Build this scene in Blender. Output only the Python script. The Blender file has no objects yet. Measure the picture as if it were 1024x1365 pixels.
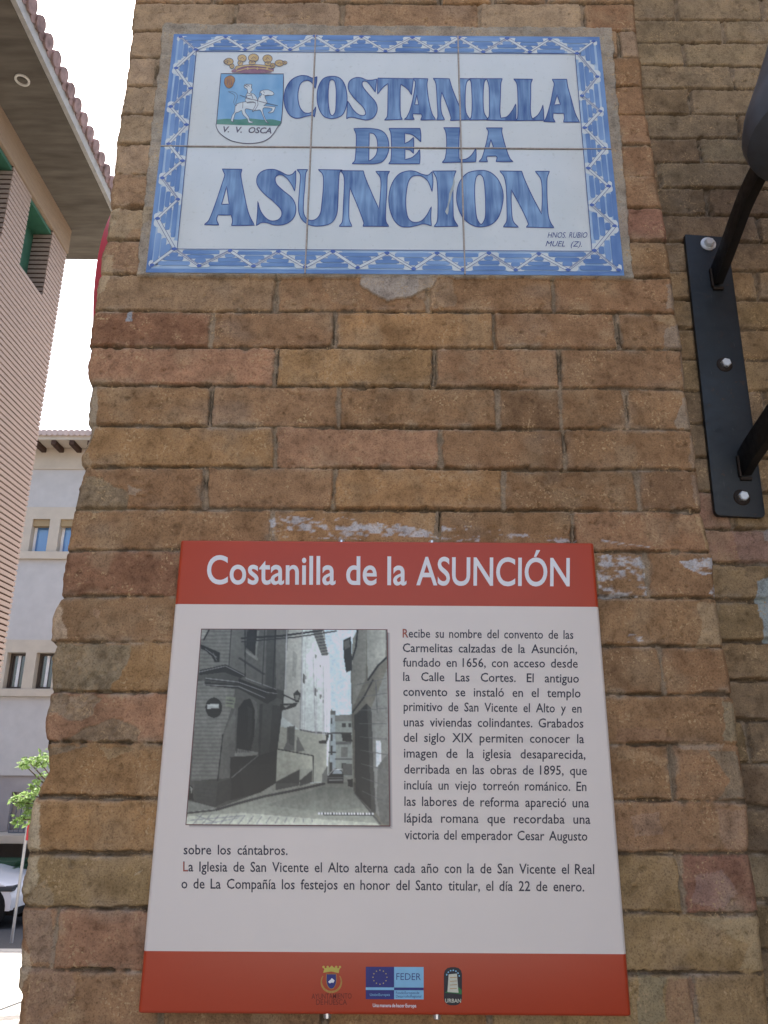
import bpy, bmesh, math, random
import numpy as np
from mathutils import Vector, Matrix
from mathutils.geometry import tessellate_polygon

random.seed(7)
SC = bpy.context.scene
COL = SC.collection

# ------------------------------------------------------------------ camera
PW, PH = 1024.0, 1365.0
FPX = 1040.0
PITCH, YAW, ROLL = math.radians(18.044), math.radians(0.0089), math.radians(0.3862)
EYE = Vector((0.0, 0.0, 1.6))
_F = Vector((math.sin(YAW)*math.cos(PITCH), math.cos(YAW)*math.cos(PITCH), math.sin(PITCH)))
_R0 = Vector((math.cos(YAW), -math.sin(YAW), 0)); _U0 = _R0.cross(_F)
_R = _R0*math.cos(ROLL) + _U0*math.sin(ROLL); _U = _R.cross(_F)
cam = bpy.data.objects.new('camera', bpy.data.cameras.new('camera'))
COL.objects.link(cam); SC.camera = cam
cam.data.sensor_fit = 'VERTICAL'; cam.data.sensor_height = 24.0
cam.data.lens = 24.0*FPX/PH
cam.data.clip_start = 0.02; cam.data.clip_end = 2000
m3 = Matrix((_R, _U, -_F)).transposed()
cam.matrix_world = Matrix.Translation(EYE) @ m3.to_4x4()

# ------------------------------------------------------------------ light
SUN_EL, SUN_AZ = math.radians(60), math.radians(-6)      # azimuth measured from +Y towards +X
w = bpy.data.worlds.new("World"); SC.world = w; w.use_nodes = True
nt = w.node_tree
bg = nt.nodes['Background']; bg.inputs['Strength'].default_value = 0.15
sky = nt.nodes.new('ShaderNodeTexSky'); sky.sky_type = 'NISHITA'; sky.sun_disc = False
sky.sun_elevation = SUN_EL; sky.sun_rotation = SUN_AZ
sky.dust_density = 5.0; sky.air_density = 1.0; sky.ozone_density = 0.3
nt.links.new(sky.outputs[0], bg.inputs['Color'])
sd = Vector((math.sin(SUN_AZ)*math.cos(SUN_EL), math.cos(SUN_AZ)*math.cos(SUN_EL), math.sin(SUN_EL)))
sl = bpy.data.lights.new('sun', 'SUN'); sl.energy = 4.0; sl.angle = math.radians(0.5); sl.color = (1, .96, .9)
so = bpy.data.objects.new('sun', sl); COL.objects.link(so)
so.rotation_euler = (-sd).to_track_quat('-Z', 'Y').to_euler(); so.location = (0, 20, 30)
SC.view_settings.view_transform = 'Standard'; SC.view_settings.look = 'None'
SC.view_settings.exposure = 1.72; SC.view_settings.gamma = 1.0
SC.view_settings.use_curve_mapping = False

# ------------------------------------------------------------------ pixel <-> world
def ray(x, y): return _R*(x-PW/2) + _U*(PH/2-y) + _F*FPX
def hit(x, y, p, n):
    d = ray(x, y); t = (Vector(p)-EYE).dot(n)/d.dot(n); return EYE + d*t
def atY(x, y, Y): return hit(x, y, (0, Y, 0), Vector((0, 1, 0)))
def atX(x, y, X): return hit(x, y, (X, 0, 0), Vector((1, 0, 0)))
def atZ(x, y, Z): return hit(x, y, (0, 0, Z), Vector((0, 0, 1)))
def proj_np(X, Y, Z):
    dx, dy, dz = X-EYE.x, Y-EYE.y, Z-EYE.z
    f = lambda v: dx*v.x+dy*v.y+dz*v.z
    wv = f(_F)
    return PW/2+FPX*f(_R)/wv, PH/2-FPX*f(_U)/wv

# ------------------------------------------------------------------ objects
def tag(o, label=None, cat=None, group=None, kind=None):
    if label: o['label'] = label
    if cat: o['category'] = cat
    if group: o['group'] = group
    if kind: o['kind'] = kind
    return o
WORG = {}
def thing(name, label, cat, loc=(0, 0, 0), group=None):
    o = bpy.data.objects.new(name, None); COL.objects.link(o)
    o.location = loc; o.empty_display_size = .1
    WORG[o] = Vector(loc)
    return tag(o, label, cat, group)
def link_mesh(name, me, parent=None, org=None):
    """mesh is in world coordinates; shift it to its parent's base"""
    o = bpy.data.objects.new(name, me); COL.objects.link(o)
    if parent is not None:
        og = WORG[parent]; o.parent = parent
    else:
        og = Vector(org or (0, 0, 0)); o.location = og
    me.transform(Matrix.Translation(-og)); me.update()
    WORG[o] = og
    return o
class MB:
    def __init__(s): s.v = []; s.f = []; s.mi = []
    def quad(s, a, b, c, d, mi=0):
        n = len(s.v); s.v += [tuple(a), tuple(b), tuple(c), tuple(d)]; s.f.append((n, n+1, n+2, n+3)); s.mi.append(mi)
    def box(s, x0, x1, y0, y1, z0, z1, mi=0):
        n = len(s.v)
        s.v += [(x0, y0, z0), (x1, y0, z0), (x1, y1, z0), (x0, y1, z0), (x0, y0, z1), (x1, y0, z1), (x1, y1, z1), (x0, y1, z1)]
        for f in ((0, 3, 2, 1), (4, 5, 6, 7), (0, 1, 5, 4), (1, 2, 6, 5), (2, 3, 7, 6), (3, 0, 4, 7)):
            s.f.append(tuple(n+i for i in f)); s.mi.append(mi)
    def fbox(s, fr, a0, a1, b0, b1, z0, z1, mi=0):
        """box in a local horizontal frame fr(s, d, z) -> world"""
        n = len(s.v)
        for z in (z0, z1):
            for a, b in ((a0, b0), (a1, b0), (a1, b1), (a0, b1)): s.v.append(tuple(fr(a, b, z)))
        for f in ((0, 3, 2, 1), (4, 5, 6, 7), (0, 1, 5, 4), (1, 2, 6, 5), (2, 3, 7, 6), (3, 0, 4, 7)):
            s.f.append(tuple(n+i for i in f)); s.mi.append(mi)
    def tube(s, pts, r, seg=10, mi=0, cap=True, sx=1.0):
        pts = [Vector(p) for p in pts]; n0 = len(s.v); up = Vector((0, 0, 1))
        for i, p in enumerate(pts):
            t = (pts[min(i+1, len(pts)-1)]-pts[max(i-1, 0)]).normalized()
            u = t.cross(up)
            if u.length < 1e-3: u = t.cross(Vector((1, 0, 0)))
            u.normalize(); v = t.cross(u)
            rr = r[i] if isinstance(r, (list, tuple)) else r
            for k in range(seg):
                a = 2*math.pi*k/seg; s.v.append(tuple(p+u*math.cos(a)*rr*sx+v*math.sin(a)*rr))
        for i in range(len(pts)-1):
            for k in range(seg):
                a, b = n0+i*seg+k, n0+i*seg+(k+1) % seg
                s.f.append((a, b, b+seg, a+seg)); s.mi.append(mi)
        if cap:
            s.f.append(tuple(n0+k for k in range(seg))[::-1]); s.mi.append(mi)
            s.f.append(tuple(n0+(len(pts)-1)*seg+k for k in range(seg))); s.mi.append(mi)
    def lathe(s, c, axis, prof, seg=32, mi=0):
        """prof: list of (radius, height along axis)"""
        c = Vector(c); ax = Vector(axis).normalized()
        u = ax.orthogonal().normalized(); v = ax.cross(u); n0 = len(s.v)
        for r, h in prof:
            for k in range(seg):
                a = 2*math.pi*k/seg; s.v.append(tuple(c+ax*h+(u*math.cos(a)+v*math.sin(a))*r))
        for i in range(len(prof)-1):
            for k in range(seg):
                a, b = n0+i*seg+k, n0+i*seg+(k+1) % seg
                s.f.append((a, b, b+seg, a+seg)); s.mi.append(mi)
        s.f.append(tuple(n0+k for k in range(seg))[::-1]); s.mi.append(mi)
        s.f.append(tuple(n0+(len(prof)-1)*seg+k for k in range(seg))); s.mi.append(mi)
    def build(s, name, mats, parent=None, org=None, smooth=False, bevel=0, bseg=2):
        me = bpy.data.meshes.new(name); me.from_pydata(s.v, [], s.f)
        if not isinstance(mats, (list, tuple)): mats = [mats]
        for m in mats: me.materials.append(m)
        me.polygons.foreach_set('material_index', s.mi)
        bm = bmesh.new(); bm.from_mesh(me)
        bmesh.ops.recalc_face_normals(bm, faces=bm.faces)
        if bevel:
            es = [e for e in bm.edges if len(e.link_faces) == 2 and e.calc_face_angle(0) > .6]
            bmesh.ops.bevel(bm, geom=es, offset=bevel, segments=bseg, profile=.6, affect='EDGES')
        bm.to_mesh(me); bm.free()
        if smooth:
            me.polygons.foreach_set('use_smooth', [True]*len(me.polygons))
            me.set_sharp_from_angle(angle=math.radians(40))
        return link_mesh(name, me, parent, org)
def grid_mesh(name, P, mat, parent=None, org=None, col=None, smooth=True):
    """P: (n,m,3) world points, col: (n,m,3) linear colours"""
    n, m = P.shape[:2]; me = bpy.data.meshes.new(name)
    idx = np.arange(n*m).reshape(n, m)
    q = np.stack([idx[:-1, :-1], idx[:-1, 1:], idx[1:, 1:], idx[1:, :-1]], -1).reshape(-1, 4)
    me.vertices.add(n*m); me.vertices.foreach_set('co', P.astype(np.float32).ravel())
    me.loops.add(q.size); me.loops.foreach_set('vertex_index', q.astype(np.int32).ravel())
    me.polygons.add(len(q)); me.polygons.foreach_set('loop_start', np.arange(0, q.size, 4, dtype=np.int32))
    me.update(calc_edges=True)
    me.polygons.foreach_set('use_smooth', np.full(len(q), smooth))
    if col is not None:
        at = me.color_attributes.new('Col', 'FLOAT_COLOR', 'POINT')
        c4 = np.ones((n*m, 4), np.float32); c4[:, :3] = col.reshape(-1, 3)
        at.data.foreach_set('color', c4.ravel())
    me.materials.append(mat)
    return link_mesh(name, me, parent, org)

# ------------------------------------------------------------------ numpy noise
def _h(ix, iy, seed):
    ix = ix.astype(np.int64); iy = iy.astype(np.int64)
    n = (ix*374761393 + iy*668265263 + seed*1442695041) & 0xffffffff
    n = ((n ^ (n >> 13))*1274126177) & 0xffffffff
    n = n ^ (n >> 16)
    return (n & 0xffff)/65535.0
def vnoise(x, y, seed):
    xi = np.floor(x); yi = np.floor(y); fx = x-xi; fy = y-yi
    fx = fx*fx*(3-2*fx); fy = fy*fy*(3-2*fy)
    a = _h(xi, yi, seed); b = _h(xi+1, yi, seed); c = _h(xi, yi+1, seed); d = _h(xi+1, yi+1, seed)
    return (a*(1-fx)+b*fx)*(1-fy)+(c*(1-fx)+d*fx)*fy
def fbm(x, y, scale, octv=3, seed=0):
    """about -1..1; scale in metres"""
    s = 0; a = .5; t = 0
    for o in range(octv):
        s = s + a*(vnoise(x/scale*(2**o)+31.7*o, y/scale*(2**o)-17.3*o, seed+o)*2-1); t += a; a *= .5
    return s/t
def sst(a, b, x):
    t = np.clip((x-a)/(b-a), 0, 1); return t*t*(3-2*t)
def pip(px, py, poly):
    """points in polygon, with a bounding-box prefilter"""
    poly = np.asarray(poly, float); out = np.zeros(px.shape, bool)
    m = (px >= poly[:, 0].min()) & (px <= poly[:, 0].max()) & (py >= poly[:, 1].min()) & (py <= poly[:, 1].max())
    if not m.any(): return out
    x = px[m]; y = py[m]; r = np.zeros(x.shape, bool)
    for (x1, y1), (x2, y2) in zip(poly, np.roll(poly, -1, 0)):
        if y1 == y2: continue
        r ^= ((y1 > y) != (y2 > y)) & (x < (x2-x1)*(y-y1)/(y2-y1)+x1)
    out[m] = r; return out
def s2l(c):
    c = np.asarray(c, float)/255.0
    return np.where(c <= .04045, c/12.92, ((c+.055)/1.055)**2.4)
def lin(r, g, b): return tuple(float(v) for v in s2l((r, g, b)))

# ------------------------------------------------------------------ materials
def mat(name, rough=.8, spec=.3):
    m = bpy.data.materials.new(name); m.use_nodes = True
    b = m.node_tree.nodes['Principled BSDF']
    b.inputs['Roughness'].default_value = rough; b.inputs['Specular IOR Level'].default_value = spec
    return m, m.node_tree, b
def nd(t, typ, **kw):
    n = t.nodes.new(typ)
    for k, v in kw.items():
        if k in n.inputs: n.inputs[k].default_value = v
        else: setattr(n, k, v)
    return n
def noise_node(t, scale, detail=4, vec=(1, 1, 1), rough=.55):
    tc = nd(t, 'ShaderNodeTexCoord'); mp = nd(t, 'ShaderNodeMapping'); mp.inputs['Scale'].default_value = vec
    t.links.new(tc.outputs['Object'], mp.inputs['Vector'])
    n = nd(t, 'ShaderNodeTexNoise', Scale=scale, Detail=detail, Roughness=rough)
    t.links.new(mp.outputs[0], n.inputs['Vector']); return n
def ramp(t, src, stops):
    r = nd(t, 'ShaderNodeValToRGB'); e = r.color_ramp.elements
    while len(e) < len(stops): e.new(.5)
    for el, (p, c) in zip(e, stops):
        el.position = p; el.color = (*c, 1) if len(c) == 3 else c
    t.links.new(src, r.inputs['Fac']); return r
def mixc(t, fac, a, b, mode='MIX'):
    n = nd(t, 'ShaderNodeMix'); n.data_type = 'RGBA'; n.blend_type = mode
    for sock, v in ((n.inputs['Factor'], fac), (n.inputs[6], a), (n.inputs[7], b)):
        if hasattr(v, 'is_linked') or hasattr(v, 'links'): t.links.new(v, sock)
        else: sock.default_value = v if not isinstance(v, tuple) else (*v, 1)[:4]
    return n.outputs[2]
def bump(t, b, src, strength=.3, dist=.002):
    n = nd(t, 'ShaderNodeBump', Strength=strength, Distance=dist)
    t.links.new(src, n.inputs['Height']); t.links.new(n.outputs[0], b.inputs['Normal']); return n
def varied(name, c, amt=.18, scale=40, rough=.8, spec=.3, bmp=0, bdist=.002, vec=(1, 1, 1), metal=0, coat=0):
    m, t, b = mat(name, rough, spec)
    n = noise_node(t, scale, 5, vec)
    r = ramp(t, n.outputs['Fac'], [(.25, tuple(v*(1-amt) for v in c)), (.75, tuple(min(1, v*(1+amt)) for v in c))])
    t.links.new(r.outputs[0], b.inputs['Base Color']); b.inputs['Metallic'].default_value = metal
    if coat: b.inputs['Coat Weight'].default_value = coat; b.inputs['Coat Roughness'].default_value = .08
    if bmp: bump(t, b, n.outputs['Fac'], bmp, bdist)
    return m
def brick_mat(name):
    m, t, b = mat(name, .92, .12)
    at = nd(t, 'ShaderNodeAttribute', attribute_name='Col')
    n1 = noise_node(t, 26, 6); n2 = noise_node(t, 420, 4, rough=.7); n3 = noise_node(t, 150, 3)
    n4 = noise_node(t, 75, 5, rough=.65)
    c = mixc(t, 1.0, at.outputs['Color'], ramp(t, n1.outputs['Fac'], [(.3, (.74, .72, .70)), (.5, (1, 1, 1)), (.72, (1.12, 1.1, 1.06))]).outputs[0], 'MULTIPLY')
    c = mixc(t, 1.0, c, ramp(t, n4.outputs['Fac'], [(.28, (.66, .64, .62)), (.48, (1, 1, 1)), (.7, (1.14, 1.12, 1.08))]).outputs[0], 'MULTIPLY')
    c = mixc(t, 1.0, c, ramp(t, n2.outputs['Fac'], [(.28, (.5, .48, .46)), (.5, (1, 1, 1)), (.7, (1.1, 1.1, 1.1))]).outputs[0], 'MULTIPLY')
    # pale sandy grains, in clusters
    n5 = noise_node(t, 230, 3, rough=.6)
    g = nd(t, 'ShaderNodeMath', operation='MULTIPLY')
    t.links.new(ramp(t, n5.outputs['Fac'], [(.56, (0, 0, 0)), (.64, (1, 1, 1))]).outputs[0], g.inputs[0])
    t.links.new(ramp(t, n1.outputs['Fac'], [(.48, (.02, .02, .02)), (.62, (1, 1, 1))]).outputs[0], g.inputs[1])
    c = mixc(t, g.outputs[0], c, (.52, .36, .20))
    t.links.new(c, b.inputs['Base Color'])
    ad = nd(t, 'ShaderNodeMath', operation='MULTIPLY_ADD'); ad.inputs[1].default_value = .6
    t.links.new(n3.outputs['Fac'], ad.inputs[0]); t.links.new(n2.outputs['Fac'], ad.inputs[2])
    bump(t, b, ad.outputs[0], .55, .0016)
    return m
def attr_mat(name, rough=.35, spec=.4):
    m, t, b = mat(name, rough, spec)
    at = nd(t, 'ShaderNodeAttribute', attribute_name='Col'); t.links.new(at.outputs['Color'], b.inputs['Base Color'])
    return m
def glaze(name, dark, light, scale=60, vec=(1, 1, .12), lo=.3, hi=.7, rough=.22):
    """hand brushed colour under a ceramic glaze"""
    m, t, b = mat(name, rough, .45)
    n = noise_node(t, scale, 4, vec, .5)
    r = ramp(t, n.outputs['Fac'], [(lo, dark), (hi, light)])
    n4 = noise_node(t, 14, 2)
    c = mixc(t, .5, r.outputs[0], ramp(t, n4.outputs['Fac'], [(.35, dark), (.65, light)]).outputs[0])
    t.links.new(c, b.inputs['Base Color'])
    n2 = noise_node(t, 22, 2); bump(t, b, n2.outputs['Fac'], .12, .004)
    return m

# ================================================================== THE NEAR BRICK BUILDING
D = 1.09            # pilaster face
D2 = 1.31           # recessed face
def P(x, y, off=0.0): return atY(x, y, D-off)
def zx(x, y, Y=D):
    p = atY(x, y, Y); return p.x, p.z
def outline(pts, Y=D):
    q = np.array([zx(x, y, Y) for x, y in pts]); o = np.argsort(q[:, 1]); return q[o, 1], q[o, 0]
LEFT = [(186, -60), (177, 0), (173, 38), (173.5, 41), (169, 75), (170, 78), (164, 113), (164.5, 116), (158, 150), (158.5, 155), (153, 191), (153, 196), (150, 232), (148, 238), (145, 276),
        (138.5, 319), (132, 340), (130.6, 365), (126, 395), (124, 414), (122, 420), (118, 460), (120, 464), (115, 488), (116, 503), (120, 513), (115, 533), (115, 564), (118, 572),
        (107, 604), (106, 617), (112, 625), (103, 651), (96, 678), (91, 700), (87, 725), (83, 760), (78, 793), (68, 820), (65, 852), (72, 860), (65, 875), (65, 912), (62, 932),
        (57, 961), (58.5, 990), (60, 1011), (62, 1026), (45, 1059), (41, 1069), (33, 1128), (35, 1139), (25, 1187), (27, 1208), (25, 1256), (19, 1318), (25, 1329), (21, 1365), (12, 1440)]
RIGHT = [(840, -60), (848, 0), (850, 41), (855, 74), (855.4, 78), (858.5, 115), (863, 152), (870, 190), (872, 196), (876.5, 235), (884, 276), (885, 282), (891, 322), (896, 365), (898, 371), (901.5, 417), (908, 440),
         (912, 465), (915, 517), (924.6, 572), (932, 626), (938, 681), (951, 737), (957, 797), (967, 862), (979, 925), (987, 991), (998.5, 1066), (1002, 1137), (1015, 1215), (1022, 1296), (1030, 1365), (1040, 1440)]
RL = [3, 40, 75, 113, 152, 191, 232, 276, 319, 365, 414, 463, 513, 567, 622, 678, 733, 795, 856, 923, 990, 1063, 1138, 1211, 1293, 1380]
RR = [5, 41, 76.5, 115, 153, 193, 235, 278, 322, 369, 417, 465, 518, 572, 626, 681, 736.5, 797, 862, 926, 992, 1068, 1138, 1219, 1299, 1388]
TAN = (.38, .26, .165); GRT = (.43, .335, .235); RED = (.29, .15, .095); PNK = (.42, .245, .155); BRN = (.31, .192, .105); OCH = (.38, .235, .115); OLI = (.36, .262, .135)
DRK = (.25, .155, .088); PRP = (.29, .155, .115); PBR = (.345, .21, .122)
ROWS = {  # row index -> joints (photo x), colours left to right
    0: ([313, 457, 640, 778], [GRT, GRT, TAN, GRT, PBR]), 1: ([300, 520, 700, 826], [GRT, TAN, TAN, TAN, GRT]), 2: ([210, 400, 600, 790], [GRT, TAN, TAN, TAN, BRN]),
    3: ([300, 500, 700, 800], [GRT, TAN, TAN, TAN, PBR]), 4: ([220, 400, 600, 820], [GRT, TAN, TAN, TAN, PBR]), 5: ([300, 500, 700], [GRT, TAN, TAN, PBR]), 6: ([220, 400, 600, 820], [TAN, TAN, TAN, TAN, PBR]),
    7: ([300, 500, 700], [TAN, TAN, TAN, PRP]), 8: ([220, 400, 600, 800], [TAN, TAN, TAN, TAN, BRN]),
    9: ([368, 569, 738], [TAN, PBR, BRN, BRN]), 10: ([282.6, 446, 658, 823], [RED, PBR, OCH, PBR, BRN]), 11: ([369, 580, 747.5], [PNK, OCH, PBR, BRN]),
    12: ([280, 451, 663.6, 748, 836], [BRN, PBR, BRN, DRK, BRN, BRN]), 13: ([365.6, 587, 753], [OCH, PNK, BRN, BRN]), 14: ([272, 447, 673, 850], [BRN, PBR, OCH, BRN, DRK]),
    15: ([361, 584.6, 765], [BRN, OCH, BRN, PBR]), 16: ([270, 450, 660, 862], [RED, BRN, BRN, BRN, BRN]), 17: ([360, 560, 760], [BRN, BRN, BRN, BRN]),
    18: ([300, 450, 660, 881.6], [OCH, BRN, BRN, DRK, BRN]), 19: ([360, 560, 740], [PNK, BRN, BRN, BRN]), 20: ([300, 450, 660, 898], [OCH, BRN, BRN, BRN, PBR]),
    21: ([360, 560, 740], [OCH, BRN, BRN, PBR]), 22: ([300, 450, 660, 908], [OLI, BRN, BRN, OLI, PRP]), 23: ([73.5, 300, 560, 740], [PBR, PNK, BRN, BRN, OLI]), 24: ([214, 432, 650, 928], [PBR, BRN, OCH, OLI, OLI])}

def brick_field(X, Z, Bl, Br, xl, xr, joints, colors, seed, vjoint=.0036, hjoint=.0024, depth=.0095, flushv=.4):
    """returns recess depth (towards +Y) and colour over a wall grid. Bl/Br: course boundaries (descending z) at xl and xr"""
    rng = np.random.RandomState(seed)
    n = len(Bl)
    Zw = Z + fbm(X, Z, .12, 2, seed+1)*.0016 + fbm(X, Z, .03, 2, seed+2)*.0007
    Xw = X + fbm(X, Z, .05, 2, seed+3)*.0018
    t = (X-xl)/(xr-xl)
    idx = np.zeros(X.shape, int)
    for i in range(n): idx += (Zw < Bl[i]+(Br[i]-Bl[i])*t)
    row = np.clip(idx-1, 0, n-2)
    Bl = np.asarray(Bl); Br = np.asarray(Br)
    zt = Bl[row]+(Br[row]-Bl[row])*t; zb = Bl[row+1]+(Br[row+1]-Bl[row+1])*t
    dt = zt-Zw; db = Zw-zb
    dv = np.full(X.shape, 9.0); bid = np.zeros(X.shape, int); jid = np.zeros(X.shape)
    for r in range(n-1):
        m = row == r
        if not m.any(): continue
        x = Xw[m]; js = np.asarray(joints[r]); jj = np.searchsorted(js, x)
        d = np.full(x.shape, 9.0)
        for q, jx in enumerate(js):
            dd = np.abs(x-jx-rng.uniform(-.04, .04)*(Zw[m]-zt[m])); d = np.minimum(d, dd)
        dv[m] = d; bid[m] = jj
    key = row*64+bid
    tone = np.zeros(X.shape+(3,)); off = np.zeros(X.shape); til = np.zeros(X.shape); tilx = np.zeros(X.shape); jd = np.zeros(X.shape); rough_b = np.zeros(X.shape)
    for k in np.unique(key):
        m = key == k; r, b = k//64, k % 64
        c = np.asarray(colors[r][min(b, len(colors[r])-1)])*rng.uniform(.9, 1.1)*(1+rng.uniform(-.02, .02, 3))
        c = (c*.80+np.array((.32, .205, .122))*.20)*np.array((1.05, 1.0, .945))
        tone[m] = c; off[m] = rng.uniform(-.0016, .0016); til[m] = rng.uniform(-.02, .02); tilx[m] = rng.uniform(-.008, .008); jd[m] = rng.uniform(.25, 1.0) if rng.rand() < .35 else flushv*rng.uniform(.5, 1.1); rough_b[m] = rng.uniform(.5, 1.5)
    en = fbm(X, Z, .009, 3, seed+5)*.0024 + fbm(X, Z, .045, 3, seed+6)*.0020
    hvar = 1+.5*fbm(X, Z, .16, 2, seed+7)
    chip = sst(.38, .62, fbm(X, Z, .028, 3, seed+31))*.0028+sst(.5, .7, fbm(X, Z, .07, 3, seed+32))*.003
    dh = np.minimum(dt*1.25, db)-hjoint*hvar*.75+en-chip; dvv = dv-vjoint*(1+.45*fbm(X, Z, .03, 2, seed+33))+en-chip*.8
    eh = sst(-.0010, .0019, dh); ev = sst(-.0010, .0019, dvv)
    rec = 1-eh*ev                                       # 1 in joints
    fil = sst(-.25, .35, fbm(X, Z*.3, .06, 3, seed+8))
    dep = np.where(dh < dvv, depth*(.40+.75*fil), depth*jd)
    h = rec*dep
    # rounding of arrises and the faces themselves
    dm = np.minimum(dh, dvv); h = h + .0008*np.exp(-np.clip(dm, 0, 1)/.0025)
    face = off+til*(Zw-(zt+zb)/2)+tilx*.1
    fr = fbm(X, Z, .06, 4, seed+9)*.0011*rough_b + fbm(X, Z, .009, 3, seed+10)*.00045*rough_b
    pits = sst(.55, .75, fbm(X, Z, .012, 2, seed+11))*.0020+sst(.58, .72, fbm(X*.5, Z*1.4, .03, 3, seed+34))*.0012
    crk = sst(.035, .0, np.abs(fbm(X, Z, .05, 4, seed+35)))*sst(.2, .5, fbm(X, Z, .11, 2, seed+36)); pits = pits+crk*.0016
    h = h + (face+fr+pits)*eh*ev
    v1 = fbm(X, Z, .09, 4, seed+12); v2 = fbm(X, Z, .018, 3, seed+13)
    c = tone*(1+.20*v1+.10*v2)[..., None]
    # sandy lime bloom and grey smears
    bl = sst(.05, .55, fbm(X, Z, .045, 5, seed+14))[..., None]; c = c*(1-bl*.42)+np.array((.42, .30, .18))*bl*.42
    sm = sst(.3, .7, fbm(X*1.0, Z*1.6, .12, 4, seed+15))[..., None]; c = c*(1-sm*.3)+np.array((.30, .25, .20))*sm*.3
    dk = sst(.25, .65, fbm(X, Z, .14, 4, seed+16))[..., None]; c = c*(1-dk*.28)
    edge = np.exp(-np.clip(dm, 0, 1)/.006)[..., None]*sst(-.1, .5, fbm(X, Z, .03, 3, seed+17))[..., None]
    c = c*(1-edge*.5)+np.array((.40, .30, .21))*edge*.5
    c = c*(1-.22*np.clip(pits/.002, 0, 1)*eh*ev)[..., None]
    # mortar smeared over the arrises here and there
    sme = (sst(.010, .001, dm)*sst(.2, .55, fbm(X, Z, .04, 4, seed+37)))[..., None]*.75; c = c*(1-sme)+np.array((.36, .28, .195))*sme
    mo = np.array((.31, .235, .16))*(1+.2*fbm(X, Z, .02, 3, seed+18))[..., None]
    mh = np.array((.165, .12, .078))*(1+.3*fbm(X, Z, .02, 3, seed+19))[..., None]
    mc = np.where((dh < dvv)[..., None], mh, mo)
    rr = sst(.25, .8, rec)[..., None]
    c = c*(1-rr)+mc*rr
    # open cracks beside the upright joints
    ck = sst(.0013, .0004, np.abs(dv-.0021+fbm(X, Z, .012, 3, seed+21)*.0012))*sst(-.05, .25, fbm(X*.4, Z, .03, 2, seed+22))*(dh > .001)
    ck = ck*(np.sin(bid*7.3+row*3.1) > -.4)
    h = h+ck*.007; c = c*(1-ck*.75)[..., None]
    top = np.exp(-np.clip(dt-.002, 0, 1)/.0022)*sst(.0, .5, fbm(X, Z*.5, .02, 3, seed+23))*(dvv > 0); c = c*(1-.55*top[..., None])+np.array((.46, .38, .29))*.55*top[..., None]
    return h, np.clip(c, .02, .9)

M_BRICK = brick_mat('old_brick')
wall = thing('brick_building', 'brown rough brick corner building carrying the tile sign and the red and white panel', 'building', (0.02, D, 0))

def extend(B, step, zlo, zhi):
    B = list(B)
    while B[0] < zhi: B.insert(0, B[0]+step)
    k0 = 0
    return B
def make_rows(ptsL, ptsR, xL, xR, Y, rows, step, zlo, zhi, seed, blen, x0, x1, palette):
    Bl = [zx(xL(y), y, Y)[1] for y in ptsL]; Br = [zx(xR(y), y, Y)[1] for y in ptsR]
    rng = np.random.RandomState(seed)
    js, cs = [], []
    for i in range(len(Bl)-1):
        ym = (ptsL[i]+ptsL[i+1])/2
        if i in rows:
            js.append([zx(x, ym, Y)[0] for x in rows[i][0]]); cs.append(list(rows[i][1]))
        else: js.append(None); cs.append(None)
    up = 0
    while Bl[0] < zhi:
        Bl.insert(0, Bl[0]+step); Br.insert(0, Br[0]+step); js.insert(0, None); cs.insert(0, None)
    while Bl[-1] > zlo:
        Bl.append(Bl[-1]-step); Br.append(Br[-1]-step); js.append(None); cs.append(None)
    for i in range(len(js)):
        if js[i] is None:
            a = x0+blen*(.5 if i % 2 else .95)+rng.uniform(-.02, .02); L = []
            while a < x1: L.append(a); a += blen*rng.uniform(.9, 1.1)*(1 if rng.rand() > .2 else .5)
            js[i] = L; cs[i] = [palette[rng.randint(len(palette))] for _ in range(len(L)+1)]
    return Bl, Br, js, cs
Bl, Br, JS, CS = make_rows(RL, RR, lambda y: 150, lambda y: 870 if y < 700 else 960, D, ROWS, .0515, -.6, 4.0, 3, .205, -.5, .6, [TAN, BRN, OCH, PBR, BRN])
zf0 = zx(500, 1400)[1]; zf1 = zx(500, -50)[1]
zs = np.concatenate([np.arange(-.6, zf0, .012), np.arange(zf0, zf1, .0017), np.arange(zf1, 3.9, .012)])
lz, lx = outline(LEFT); rz, rx_ = outline(RIGHT)
NC = 600
s = np.linspace(0, 1, NC)
xl = np.interp(zs, lz, lx)+fbm(zs*1.0, zs*0, .03, 3, 51)*.0022+fbm(zs, zs*0, .006, 2, 52)*.0012; xr = np.interp(zs, rz, rx_)+fbm(zs, zs*0, .02, 3, 53)*.0018
X = xl[:, None]+(xr-xl)[:, None]*s[None]; Z = np.repeat(zs[:, None], NC, 1)
h, c = brick_field(X, Z, Bl, Br, zx(150, 600)[0], zx(900, 600)[0], JS, CS, 11)
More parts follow.
